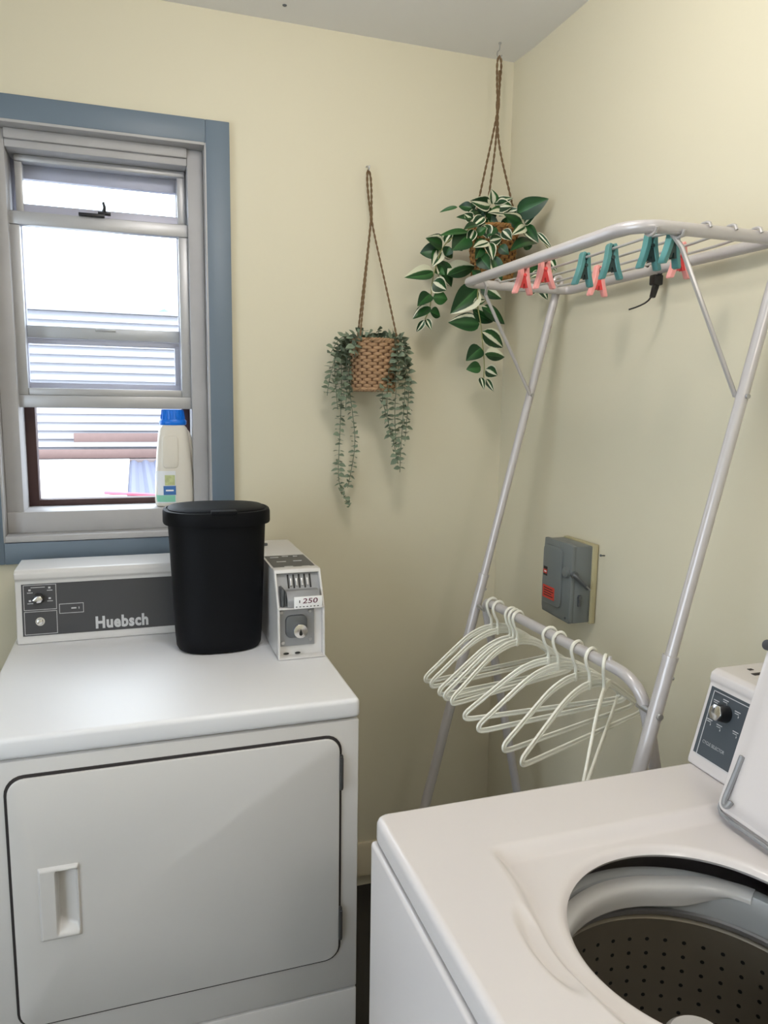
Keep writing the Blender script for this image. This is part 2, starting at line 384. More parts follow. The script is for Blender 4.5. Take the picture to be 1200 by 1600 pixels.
bt = [(-2.6, 2.5, 7.12, .80, .90), (-.9, 2.5, 7.24, .98, 1.08)]
for i, (x0, x1, y, z0, z1) in enumerate(bt):
    tag(obj('roof_beam', MB().box(x0, x1, y, y+.09, z0, z1, .005), 'beam'),
        ('long brown beam along the far edge of the low flat roof' if i == 0 else 'shorter brown beam above the long one at the far roof edge'), 'beam', 'brown beams at the far roof edge')
struct('trim_1', MB().box(-5, 3, 7.02, 7.44, .5, .79), mat('grey_brown_roof_shade', (.15, .125, .125), .9, noise=.3, nscale=6))  # grey-brown colour carries the shade along the far roof edge
struct('ground', MB().box(-30, 30, .3, 40, -2.2, -2.0), 'ground')
def tree(x, y, z, s, label):
    t = thing('tree', label, 'tree', (x, y, -2))
    f = MB(); rnd = random.Random(int(x*10))
    for k in range(60):
        a, e, q = rnd.uniform(0, 6.28), rnd.uniform(-1, 1.2), rnd.uniform(.4, 1)
        b2 = bmesh.new(); bmesh.ops.create_icosphere(b2, subdivisions=1, radius=s*rnd.uniform(.16, .3))
        for v in b2.verts: v.co *= rnd.uniform(.75, 1.25)
        f.add(b2, Matrix.Translation((x+s*q*math.cos(a)*math.cos(e), y+s*q*math.sin(a)*math.cos(e), z+s*.7*q*math.sin(e))))
    obj('foliage', f, 'foliage', t, kind='stuff'); obj('trunk', MB().cyl((x, y, -2), (x, y, z), .18, .1, 10), 'trunk', t)
tree(-2.55, 14, 2.55, .9, 'pale washed-out tree above the siding at the left of the window')
tree(.75, 15, 2.65, .9, 'pale washed-out tree above the siding at the right of the window')

# ---------------------------------------------------------------- dryer
XD0, XD1, YD0, YD1 = -.5155, .1675, -.707, -.035
dr = thing('clothes_dryer', 'white front-loading clothes dryer under the window, with charcoal control panel', 'dryer', ((XD0+XD1)/2, (YD0+YD1)/2, 0))
dz = dr.location.copy()
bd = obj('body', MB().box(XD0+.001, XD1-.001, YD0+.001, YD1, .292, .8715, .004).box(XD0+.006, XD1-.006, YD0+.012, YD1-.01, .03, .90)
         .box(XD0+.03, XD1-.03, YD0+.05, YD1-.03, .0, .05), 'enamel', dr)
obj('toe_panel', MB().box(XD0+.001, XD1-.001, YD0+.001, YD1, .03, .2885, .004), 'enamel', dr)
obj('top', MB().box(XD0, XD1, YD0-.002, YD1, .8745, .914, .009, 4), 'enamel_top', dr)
dx0, dx1, dzz0, dzz1 = -.461, .131, .366, .8455
obj('door_gap_plate', MB().prism(rrect(dx0, dx1, dzz0, dzz1, .032), 'y', YD0-.0015, YD0+.004), 'gap', bd)  # dark plate standing in for the shaded groove around the door
gk = [o for o in COL.objects if o.name.startswith('door_gap_plate')][0]
door = obj('door', MB().prism(rrect(dx0+.005, dx1-.005, dzz0+.005, dzz1-.005, .028), 'y', YD0-.007, YD0, .0025), 'enamel', dr)
HX0, HX1, HZ0, HZ1 = -.415, -.3475, .5345, .6735
cut(door, MB().box(HX0+.004, HX1-.004, YD0-.02, YD0+.01, HZ0+.004, HZ1-.004))
cut(gk, MB().box(HX0+.004, HX1-.004, YD0-.02, YD0+.03, HZ0+.004, HZ1-.004))
cut(bd, MB().box(HX0+.004, HX1-.004, YD0-.02, YD0+.03, HZ0+.004, HZ1-.004))
def sst(a, b_, x): t = max(0, min(1, (x-a)/(b_-a))); return t*t*(3-2*t)
def hfun(u, v):
    x = HX0+u*(HX1-HX0); z = HZ0+v*(HZ1-HZ0)
    edge = min(sst(0, .06, u), sst(0, .06, 1-u), sst(0, .03, v), sst(0, .03, 1-v))
    out = -.006*edge
    m = sst(.40, .47, u)*sst(.02, .10, 1-u)*sst(.05, .17+.10*(1-u), v)*sst(.05, .10, 1-v)
    dep = .026*(1-.75*max(0, (u-.45)/.55))
    return Vector((x, YD0-.0072+out+m*dep, z))
gb = MB().grid(hfun, 60, 60); bmesh.ops.recalc_face_normals(gb.bm, faces=gb.bm.faces)
obj('door_handle', gb, 'enamel', door, angle=60)
for z in (.769, .447):
    obj('hinge', MB().box(.1255, .1325, YD0-.010, YD0-.001, z-.036, z+.036, .002).cyl((.129, YD0-.010, z-.030), (.129, YD0-.010, z+.030), .0035, None, 10), 'hinge', door)
# backsplash console
CX0, CX1 = XD0+.012, .046
cp = [(-.190, .9145), (-.190, .926), (-.178, 1.062), (-.186, 1.068), (-.187, 1.081), (-.178, 1.089), (-.060, 1.089), (-.045, 1.080), (-.045, .9145)]
con = obj('console', MB().prism(cp, 'x', CX0, CX1, .003, 3), 'enamel', dr)
cO = Vector((0, -.1905, .926)); CT = frame(cO, (1, 0, 0), (0, .012, .136))        # local x right, y up the face, z out of it
def on_face(T, x0, x1, y0, y1, d0, d1, bev=0.): return MB().box(x0, x1, y0, y1, d0, d1, bev, 2, T)
obj('control_panel', on_face(CT, -.490, .030, .008, .129, -.001, .0012), 'panel', con)
def outline(T, x0, x1, y0, y1, t=.0012, d=.0018):
    return MB().box(x0, x1, y0, y0+t, .001, d, 0, 2, T).box(x0, x1, y1-t, y1, .001, d, 0, 2, T).box(x0, x0+t, y0, y1, .001, d, 0, 2, T).box(x1-t, x1, y0, y1, .001, d, 0, 2, T)
pr = outline(CT, -.486, -.416, .068, .127)
obj('panel_outline', pr, 'print', con); obj('panel_outline', outline(CT, -.486, -.416, .011, .065), 'print', con); obj('panel_outline', outline(CT, -.411, -.358, .056, .079), 'print', con)
mk = MB()
for x, y in ((-.478, .108), (-.436, .112), (-.478, .083), (-.436, .087)):
    mk.box(x, x+.012, y, y+.0015, .001, .0018, 0, 2, CT); mk.box(x+.003, x+.008, y+.005, y+.009, .001, .0018, 0, 2, CT)
mk.box(-.385, -.374, .066, .069, .001, .0018, 0, 2, CT); mk.box(-.369, -.3675, .065, .070, .001, .0018, 0, 2, CT); mk.box(-.470, -.440, .120, .1215, .001, .0018, 0, 2, CT)
obj('panel_marking', mk, 'print', con, kind='stuff')
kn = obj('knob', MB().cyl(CT @ Vector((-.453, .095, .001)), CT @ Vector((-.453, .095, .012)), .0125, .0115, 24, .001), 'blackg', con)
obj('knob_pointer', MB().prism([(-.4665, .093), (-.456, .0865), (-.448, .087), (-.4435, .095), (-.448, .103), (-.456, .1025)], 'z', .012, .019, .0015, 2, CT), 'chrome', kn, label='silver teardrop pointer')
obj('start_button', MB().cyl(CT @ Vector((-.4525, .041, .001)), CT @ Vector((-.4525, .041, .010)), .0075, .006, 20, .001).cyl(CT @ Vector((-.4525, .041, .001)), CT @ Vector((-.4525, .041, .003)), .010, None, 20), 'chrome', con, label='round silver push button')
obj('lettering', text_bm('Huebsch', CT @ Matrix.Translation((-.333, .014, .0013)), .119, .0295, .042), 'print', con, label='pale grey maker name lettering')

# ---------------------------------------------------------------- coin meter on the dryer
MX0, MX1 = .0545, .159
cm = thing('coin_meter', 'white metal coin box with slide and price label, on right rear of dryer', 'coin box', ((MX0+MX1)/2, -.25, .9145))
P0, P1, P2 = Vector((-.459, .915)), Vector((-.452, 1.030)), Vector((-.409, 1.107))
shell = obj('housing', MB().prism([(-.440, .915), (-.435, 1.030), (-.392, 1.105), (-.03, 1.105), (-.03, .915)], 'x', MX0, MX1), 'enamel', cm)
sd = [(-.459, .915), (-.452, 1.030), (-.409, 1.107), (-.38, 1.107), (-.43, 1.03), (-.43, .915)]
obj('side_flange', MB().prism(sd, 'x', MX0-.0006, MX0+.004, .0012), 'enamel', cm); obj('side_flange', MB().prism(sd, 'x', MX1-.004, MX1+.0006, .0012), 'enamel', cm)
obj('rim_strip', MB().prism([(-.409, 1.1075), (-.4125, 1.100), (-.39, 1.094), (-.38, 1.1075)], 'x', MX0, MX1, .001), 'enamel', cm)
obj('rim_strip', MB().box(MX0, MX1, -.459, -.43, .915, .9195, .001), 'enamel', cm); obj('rim_strip', MB().box(MX0, MX1, -.455, -.43, 1.0275, 1.032, .001), 'enamel', cm)
UT = frame((MX0, -.4365, 1.030), (1, 0, 0), (0, .043, .077)); LT = frame((MX0, -.4410, .915), (1, 0, 0), (0, .007, .115))
up = obj('slide_plate', on_face(UT, .004, .1005, .001, .084, 0, .004), 'zinc', cm)
sl = obj('coin_slide', MB().prism([(-.461, 1.034), (-.461, 1.050), (-.440, 1.066), (-.425, 1.066), (-.425, 1.034)], 'x', MX0+.020, MX0+.094, .0015), 'zinc', cm)
obj('slide_guard', MB().box(MX0+.008, MX0+.014, -.452, -.42, 1.034, 1.074, .001).box(MX0+.015, MX0+.0175, -.456, -.42, 1.036, 1.070, .001), 'dzinc', cm)
for k in range(5):
    x = .0285+k*.0125
    obj('coin_slot', on_face(UT, x, x+.0038, .040, .072, .003, .0048), 'ink', up)
    if k < 4: obj('slot_tab', on_face(UT, x+.0055, x+.0100, .045, .062, .003, .0075, .0008), 'steel', up)
pl = obj('price_label', MB().box(MX0+.034, MX0+.096, -.4645, -.4605, 1.031, 1.0575, .0006), 'white', cm)
PT = frame((MX0, -.4648, 1.031), (1, 0, 0), (0, 0, 1))
obj('lettering', text_bm('250', PT @ Matrix.Translation((.052, .0115, 0)), .034, .0115, .01, .0002, .12), 'inkr', pl, label='handwritten dark red price digits')
mkb = MB()
for k in range(7): mkb.box(.037+k*.008, .0405+k*.008, .0035, .0052, -.0003, .0003, 0, 2, PT)
mkb.box(.0445, .0465, .013, .019, -.0003, .0003, 0, 2, PT); obj('label_marking', mkb, 'ink', pl, kind='stuff')
lp = obj('lock_plate', on_face(LT, .005, .084, .026, .110, 0, .004, .001), 'zinc', cm)
for x, y in ((.010, .103), (.074, .102), (.074, .038), (.012, .034)):
    obj('screw', MB().cyl(LT @ Vector((x, y, .003)), LT @ Vector((x, y, .0065)), .0042, .0035, 14), 'steel', lp)
obj('lock_housing', MB().prism(rrect(.018, .066, .046, .096, .012), 'z', .004, .014, .002, 2, LT), 'dzinc', lp)
lk = obj('lock_cylinder', MB().cyl(LT @ Vector((.049, .062, .010)), LT @ Vector((.049, .062, .024)), .0165, .0155, 28, .001), 'chrome', cm, label='bright round lock cylinder')
obj('keyhole', MB().prism([(.0455, .0545), (.0475, .0525), (.0505, .0525), (.0525, .0545), (.0525, .058), (.049, .0675), (.0455, .058)], 'z', .0235, .0246, 0, 2, LT), 'ink', lk)
for x in (.020, .046):
    obj('slot_hole', MB().prism([(MX0+x+a, .923+c) for a, c in sellipse(.0065, .0024, 2, 16)], 'y', -.4412, -.4395), 'ink', cm)
tp = obj('top_label', MB().box(MX0+.005, MX1-.004, -.402, -.245, 1.105, 1.1062), 'panel', cm, label='dark printed label')
tm = MB()
for x, y, l in ((.015, -.27, .02), (.045, -.262, .015), (.072, -.265, .010), (.022, -.32, .022), (.062, -.318, .02), (.03, -.375, .02), (.07, -.38, .018)):
    tm.box(MX0+x, MX0+x+l, y, y+.006, 1.106, 1.1066)
obj('label_marking', tm, 'print', tp, kind='stuff')
obj('top_lock', MB().cyl((MX0+.028, -.10, 1.105), (MX0+.028, -.10, 1.111), .010, .009, 20, .001).cyl((MX0+.028, -.10, 1.110), (MX0+.028, -.10, 1.1115), .0045, None, 12), 'dzinc', cm)

# ---------------------------------------------------------------- trash can on the dryer
bx, by = -.058, -.300
tc = thing('trash_can', 'black oval plastic trash can with flip lid, standing on the dryer', 'trash can', (bx, by, .9145))
prof = [(.086, .9145), (.093, .9165), (.0965, .923), (.0985, .95), (.1045, 1.10), (.109, 1.212), (.109, 1.222)]
dep = .86
obj('body', MB().loft([[(bx+p[0], by+p[1], z) for p in sellipse(a, a*dep, 2.5, 72)] for a, z in prof]), 'black', tc)
lid = obj('lid', MB().loft([[(bx+p[0], by+p[1], z) for p in sellipse(a, a*dep, 2.5, 72)] for a, z in [(.110, 1.206), (.1185, 1.2065), (.1195, 1.209), (.1195, 1.231), (.1175, 1.237), (.112, 1.2385), (.1105, 1.2365), (.06, 1.237)]]), 'black', tc)
obj('lid_flap', MB().loft([[(bx+p[0], by+p[1], z) for p in sellipse(a, a*dep, 2.5, 72)] for a, z in [(.1085, 1.236), (.108, 1.2395), (.1045, 1.242), (.08, 1.2445), (.045, 1.2460), (.012, 1.2465)]]), 'black', lid)
obj('lid_tab', MB().box(bx-.022, bx+.034, by-.1070, by-.080, 1.2345, 1.2432, .002), 'black', lid)

# ---------------------------------------------------------------- detergent bottle on the sill
qx, qy = -.1327, .066
db = thing('detergent_bottle', 'milky white detergent jug with blue cap on the window sill', 'bottle', (qx, qy, 1.195))
rings = []
for z, a, c in [(1.1950, .045, .025), (1.199, .0495, .029), (1.210, .0515, .031), (1.26, .0500, .031), (1.30, .0475, .030), (1.34, .0445, .029), (1.375, .0410, .028), (1.395, .0385, .027), (1.405, .036, .026), (1.411, .031, .024), (1.418, .026, .023)]:
    rings.append([(qx+p[0], qy+p[1], z) for p in sellipse(a, c, 3.2, 48)])
body = obj('jug', MB().loft(rings), 'bottle', db)
obj('handle', MB().tube([(qx+.030, qy-.004, 1.400), (qx+.040, qy-.004, 1.388), (qx+.0465, qy-.004, 1.35), (qx+.0500, qy-.004, 1.31), (qx+.0470, qy-.004, 1.292)], .0065, 10, smooth=2), 'bottle', db)
gr = MB().prism(rrect(qx-.030, qx+.010, 1.300, 1.385, .010), 'y', qy-.0325, qy-.024, .003)
obj('grip_panel', gr, 'bottle', body)
cap = obj('cap', MB().lathe([(.034, 1.4135), (.0355, 1.416), (.0355, 1.424), (.033, 1.428)], (qx, qy), 40, True, False, 1, .8).lathe([(.031, 1.426), (.0275, 1.4535), (.026, 1.4545)], (qx, qy), 40, False, True, 1, .8), 'cap', db)
rb = MB()
for k in range(24):
    a = 2*math.pi*k/24
    rb.tube([(qx+.0312*math.cos(a), qy+.0250*math.sin(a), 1.429), (qx+.0277*math.cos(a), qy+.0222*math.sin(a), 1.453)], .0010, 5)
obj('cap_ribs', rb, 'cap', cap, kind='stuff')
def lab(x0, x1, z0, z1, m, n, d=.0008, par=None):
    rg = []
    for z in (z0, z1):
        t = (z-1.20)/(.2); a = .0505-.004*max(0, (z-1.26)/.1); c = .0312-.002*max(0, (z-1.26)/.1)
        rg.append([(qx+x, qy-(c*max(0,1-abs(x/a)**3.2)**(1/3.2))-d, z) for x in [x0+(x1-x0)*k/12 for k in range(13)]])
    g = MB().grid(lambda u, v: Vector(rg[1 if u > .5 else 0][round(v*12)]), 1, 12)
    return obj(n, g, m, par or db)
lb = lab(-.0485, .002, 1.206, 1.292, 'lab_w', 'label')
lab(-.030, .002, 1.228, 1.252, 'lab_b', 'label_band', .0014, lb); lab(-.048, .000, 1.209, 1.227, 'lab_g', 'label_band', .0014, lb)
lab(-.026, .000, 1.254, 1.281, 'lab_y', 'label_picture', .0014, lb); lab(-.024, -.004, 1.238, 1.242, 'white', 'label_marking', .0019, lb)
# ---------------------------------------------------------------- disconnect switch on the right wall
sw = thing('disconnect_switch', 'grey steel disconnect switch box with red label on the right wall', 'switch box', (.816, -.449, .955))
obj('back_plate', MB().box(.806, .8205, -.518, -.384, .954, 1.150, .002), 'sw2', sw, label='yellowish cream plate')
bx_ = obj('box', MB().box(.760, .808, -.514, -.386, .957, 1.147, .004), 'sw', sw)
cv = obj('cover', MB().prism([(-.388, .960), (-.512, .957), (-.515, .968), (-.515, 1.148), (-.500, 1.152), (-.388, 1.150), (-.384, 1.09), (-.382, 1.03), (-.384, .975)], 'x', .7495, .761, .0025), 'sw', sw)
obj('cover_hood', MB().prism(rrect(-.478, -.392, .985, 1.136, .016), 'x', .7445, .751, .003), 'sw', cv)
obj('dial', MB().cyl((.751, -.497, 1.082), (.7425, -.497, 1.082), .0135, .0125, 28, .001).cyl((.7435, -.497, 1.082), (.7415, -.497, 1.082), .009, None, 24), 'sw', cv)
obj('hasp', MB().box(.7715, .778, -.520, -.513, 1.000, 1.028, .001).cyl((.775, -.5205, 1.022), (.775, -.5135, 1.022), .005, None, 12), 'dzinc', sw)
lv = MB().tube([(.752, -.5155, 1.082), (.758, -.524, 1.076), (.772, -.527, 1.062), (.790, -.527, 1.046)], .0052, 10, smooth=1)
lv.cyl((.757, -.513, 1.079), (.757, -.522, 1.079), .009, None, 18)
obj('lever', lv, 'dzinc', sw, label='dark operating lever')
obj('lever_tip', MB().tube([(.782, -.5335, 1.053), (.792, -.5335, 1.044)], .002, 8), 'steel', sw)
rl = obj('warning_label', MB().box(.7438, .7450, -.452, -.398, .999, 1.031), 'red', cv, label='red printed label')
km = MB()
for k, (a, c) in enumerate(((-.404, -.444), (-.404, -.448), (-.404, -.440), (-.404, -.446))): km.box(.7434, .7439, c, a, 1.0235-k*.0062, 1.0258-k*.0062)
obj('label_marking', km, 'ink', rl, kind='stuff')
eb = obj('emblem', MB().box(.7438, .7450, -.4145, -.398, 1.055, 1.078), 'ink', cv)
obj('emblem_mark', MB().box(.7433, .7439, -.4145, -.398, 1.0605, 1.071), 'red', eb); obj('emblem_mark', MB().box(.7429, .7434, -.4125, -.403, 1.0645, 1.0675), 'white', eb)
obj('cover_screw', MB().cyl((.7505, -.498, .968), (.7475, -.498, .968), .003, None, 10), 'dzinc', cv)
tag(obj('wall_nail', MB().cyl((.835, -.535, 1.126), (.808, -.545, 1.130), .0016, None, 8).cyl((.809, -.5446, 1.1299), (.8075, -.5451, 1.1301), .0030, None, 10), 'dzinc'), 'small nail sticking out of the right wall beside the switch box', 'nail')

# ---------------------------------------------------------------- drying rack
rk = thing('drying_rack', 'tall grey-white folding metal drying rack against the right wall', 'drying rack', (.575, -.69, 0))
ZT = 1.760; FX0, FX1, FY0, FY1 = .514, .789, -1.003, -.372
fp = []
for cx_, cy_, a0, r_ in ((FX1+.004, FY1, 0, .02), (FX0, FY1, 90, .03), (FX0, FY0, 180, .055), (FX1+.012, FY0, 270, .018)):
    sx_, sy_ = (1 if a0 in (0, 270) else -1), (1 if a0 in (0, 90) else -1)
    for k in range(9):
        a = R(a0+90*k/8); fp.append(Vector((cx_-sx_*r_+r_*math.cos(a), cy_-sy_*r_+r_*math.sin(a), ZT)))
obj('top_frame', MB().tube(fp, .0105, 14, True), 'rack', rk)
for x in (.545, .596, .647, .698, .749):
    up_n = .0135 if x > .6 else -.0135
    obj('line_wire', MB().tube([(x, FY1+.013, ZT+.004), (x, FY1+.008, ZT+.0135), (x, FY1-.010, ZT+.0135), (x, FY1-.024, ZT+.002), (x, -.70, ZT+.0), (x, FY0+.024, ZT+.002), (x, FY0+.010, ZT+up_n), (x, FY0-.008, ZT+up_n), (x, FY0-.013, ZT+up_n*.3)], .0026, 8, smooth=1), 'wire', rk)
def lxf(z): return .774-.2415*(1.774-z)
def lxn(z): return .761-.2418*(1.645-z)
for nm, fx, y, zj in (('far', lxf, -.352, 1.051), ('near', lxn, -1.027, 1.060)):
    lg = obj('leg', MB().tube([(fx(.004), y, .004), (fx(zj), y, zj)], .0125, 16), 'rack', rk)
    obj('leg_extension', MB().tube([(fx(zj-.02), y, zj-.02), (fx(1.774), y, 1.774)], .0100, 16), 'rack', lg)
    obj('collar', MB().tube([(fx(zj-.004), y, zj-.004), (fx(zj+.003), y, zj+.003)], .0135, 16), 'rack', lg)
    obj('foot_cap', MB().cyl((fx(0), y, 0), (fx(.03), y, .03), .0150, None, 16, .002), 'rack', lg)
    lp_ = [(fx(1.774)+.012*math.cos(a)*.9, y, 1.783+.012*math.sin(a)) for a in [2*math.pi*k/20 for k in range(20)]]
    obj('top_loop', MB().tube(lp_, .0045, 8, True).cyl((fx(1.765), y-.011, 1.765), (fx(1.765), y+.011, 1.765), .0035, None, 10), 'rack', lg)
    obj('rivet', MB().ball((fx(zj-.035)+.011, y-.006, zj-.035), .0035), 'steel', lg)
obj('brace', MB().tube([(.556, FY1-.012, ZT+.012), (.565, FY1-.014, ZT-.004), (.572, FY1+.008, ZT-.022), (lxf(1.505)-.004, -.360, 1.505)], .0042, 8), 'wire', rk)
obj('brace', MB().tube([(.588, FY0+.012, ZT+.012), (.594, FY0+.012, ZT-.006), (.600, FY0-.004, ZT-.028), (lxn(1.50)-.004, -1.016, 1.500)], .0042, 8), 'wire', rk)
for fx, y0, y1, z in ((lxf, -.340, -.366, 1.505), (lxn, -1.041, -1.014, 1.50)):
    obj('bolt', MB().cyl((fx(z), y0, z), (fx(z), y1, z), .0040, None, 12), 'steel', rk)
# second leg pair with the hanging bar on top
bx0, bx1 = .586, .588
up_ = [(.802, -.385, .006), (.598, -.385, .945), (.588, -.392, .985), (bx0, -.410, .997), (bx0+.001, -.70, 1.003), (bx1, -.905, 1.008), (bx1+.002, -.955, 1.006), (.596, -.988, .985), (.606, -.9965, .945), (.640, -.997, .80), (.812, -.997, .006)]
obj('hanging_bar', MB().tube(up_, .0110, 14, smooth=3), 'rack', rk)
obj('pivot_bolt', MB().cyl((lxf(.975), -.338, .975), (lxf(.975), -.398, .975), .0055, None, 14, .001), 'steel', rk)
obj('pivot_bolt', MB().cyl((lxn(.962), -1.043, .962), (lxn(.962), -.982, .962), .0060, None, 14, .001), 'steel', rk)
obj('bar_button', MB().cyl((bx1, -.905, 1.016), (bx1, -.905, 1.024), .0045, .003, 12), 'rack', rk)

# black clip hook with a loose strap hanging from the wall-side rail
hk = thing('clip_hook', 'black clip with loose strap end hanging on the wall-side rail of the rack', 'hook', (FX1, -.707, ZT))
obj('clip', MB().tube([(FX1-.018, -.697, ZT+.004), (FX1-.012, -.697, ZT+.013), (FX1+.004, -.698, ZT+.0165), (FX1+.014, -.700, ZT+.006), (FX1+.013, -.702, ZT-.010), (FX1+.002, -.706, ZT-.018), (FX1-.006, -.708, ZT-.028)], .0045, 8, smooth=1).box(FX1-.010, FX1+.012, -.714, -.696, ZT-.034, ZT-.013, .003), 'blackg', hk)
obj('buckle', MB().prism([(FX1-.012, ZT-.058), (FX1-.003, ZT-.060), (FX1+.004, ZT-.040), (FX1+.007, ZT-.024), (FX1-.003, ZT-.022), (FX1-.008, ZT-.038)], 'y', -.712, -.702, .002), 'blackg', hk)
obj('strap', MB().tube([(FX1-.008, -.707, ZT-.055), (FX1-.018, -.705, ZT-.068), (FX1-.034, -.698, ZT-.077), (FX1-.050, -.690, ZT-.083)], .0018, 6, sx=2.2, smooth=1), 'blackg', hk)

# clothespins
def make_pin(name, label, m1, m2):
    t = thing(name, label, 'clothespin', (0, 0, 0), 'clothespins on the rack lines')
    for s in (1, -1):
        pts = [(s*.0006, .010), (s*.0070, .012), (s*.0105, .006), (s*.0135, -.020), (s*.0180, -.040), (s*.0255, -.063), (s*.0240, -.067), (s*.0165, -.066), (s*.0090, -.044), (s*.0045, -.026), (s*.0022, -.012), (s*.0036, -.003), (s*.0036, .003), (s*.0010, .006)]
        pts = [(p[0]*.88, p[1]*.80) for p in pts]
        if s < 0: pts = pts[::-1]
        obj('jaw', MB().prism(pts, 'y', -.0065, .0065, .0008, 1), m1, t)
    sp = MB().cyl((0, -.0075, -.019), (0, .0075, -.019), .0042, None, 14)
    sp.prism([(-.0050, -.022), (.0050, -.022), (.0125, -.049), (.0040, -.051), (.0012, -.040), (-.0012, -.040), (-.0040, -.051), (-.0125, -.049)], 'y', -.0050, .0050)
    bmesh.ops.scale(sp.bm, vec=(.88, 1, .80), verts=sp.bm.verts)
    obj('spring', sp, m2, t)
    return t
pk = make_pin('clothespin', '', 'pink', 'pinkd'); tl = make_pin('clothespin', '', 'teal', 'teald')
pins = [(pk, .545, -.597, 4, 'pink clothespin nearest the hanging plants, leftmost on the rack lines'),
        (pk, .545, -.679, -4, 'pink clothespin just right of the leftmost one, under the bright front rail'),
        (tl, .596, -.741, 6, 'leftmost of the four teal clothespins on the rack'),
        (pk, .698, -.637, 2, 'lower pink clothespin hanging between the two left teal ones'),
        (tl, .596, -.826, -3, 'second teal clothespin from the left, above right of a pink one'),
        (tl, .596, -.935, 3, 'third teal clothespin from the left, right above the black clip hook'),
        (tl, .612, -.972, 14, 'rightmost teal clothespin, tucked under the rack corner by the brace'),
        (pk, .698, -.884, -2, 'rightmost pink clothespin, half hidden behind a teal one')]
used = set()
for pr_, x, y, rz, lb_ in pins:
    o = pr_ if pr_.name not in used and not used.add(pr_.name) else copy_tree(pr_)
    o.location = (x, y, ZT+.001); o.rotation_euler = (0, R(rz*.5), R(rz)); o['label'] = lb_

# hangers
def make_hanger():
    t = thing('clothes_hanger', '', 'hanger', (0, 0, 0), 'white hangers on the hanging bar')
    P = lambda u, w: Vector((u, 0, w))
    arc = [P(.0165*math.cos(R(a)), .0165*math.sin(R(a))) for a in range(-15, 206, 20)]
    hook = arc+[P(-.010, -.020), P(-.002, -.031), P(0, -.042), P(0, -.055)]
    obj('hook', MB().tube(hook, .0034, 8, smooth=1), 'hang', t)
    rt = [(.030, -.0555), (.070, -.068), (.115, -.097), (.160, -.128), (.183, -.143), (.192, -.151), (.191, -.160), (.178, -.1635), (.12, -.163)]
    loop = [P(0, -.0535)]+[P(u, v) for u, v in rt]+[P(0, -.163)]+[P(-u, v) for u, v in rt[::-1]]
    lp2 = [Vector(p) for p in loop]
    for _ in range(2): lp2 = chaikin(lp2, True)
    inn = []
    for a_, b_, c_ in zip([lp2[-1]]+lp2[:-1], lp2, lp2[1:]+[lp2[0]]):
        t_ = (c_-a_).normalized(); inn.append((b_, Vector((t_.z, 0, -t_.x))))
    sg = 1 if (inn[0][0]+inn[0][1]*.01).z < inn[0][0].z else -1
    obj('outer_rail', MB().tube([p+n_*(-.0034*sg) for p, n_ in inn], .0026, 6, True), 'hang', t)
    obj('inner_rail', MB().tube([p+n_*(.0034*sg) for p, n_ in inn], .0026, 6, True), 'hang', t)
    obj('web', MB().tube([p for p, n_ in inn], .0034, 6, True, .28), 'hang', t)
    rib = [P(-.125, -.110), P(-.09, -.087), P(-.055, -.071), P(-.025, -.064), P(0, -.0625), P(.025, -.064), P(.055, -.071), P(.09, -.087), P(.125, -.110)]
    obj('rib', MB().tube(rib, .0028, 6, False, .8, smooth=1).box(-.004, .004, -.003, .003, -.066, -.048, .001), 'hang', t)
    return t
h0 = make_hanger()
hl = [(-.428, 12.5, 'white hanger at the far left end of the hanging bar, first in the row'),
      (-.462, 13, 'white hanger second from the far left end of the bar'),
      (-.525, 10, 'white hanger, rearmost of the tight cluster of three'),
      (-.542, 13, 'white hanger in the middle of the tight cluster of three'),
      (-.559, 17, 'white hanger, frontmost of the tight cluster of three'),
      (-.697, 1, 'white hanger, left one of the middle pair right of the cluster'),
      (-.735, 8, 'white hanger, right one of the middle pair right of the cluster'),
      (-.800, 17, 'white hanger, left one of the pair before the twisted last one'),
      (-.848, 21, 'white hanger, right one of the pair before the twisted last one'),
      (-.893, 46, 'white hanger turned edge-on, last at the near end of the bar')]
for i, (y, yaw_, lb_) in enumerate(hl):
    o = h0 if i == 0 else copy_tree(h0)
    zb = .997+.011*(-.41-y)/.495
    o.location = (bx0+.0005, y, zb+.011-.0165+.0035); o.rotation_euler = (0, R(-6) if i == 9 else 0, R(yaw_)); o['label'] = lb_

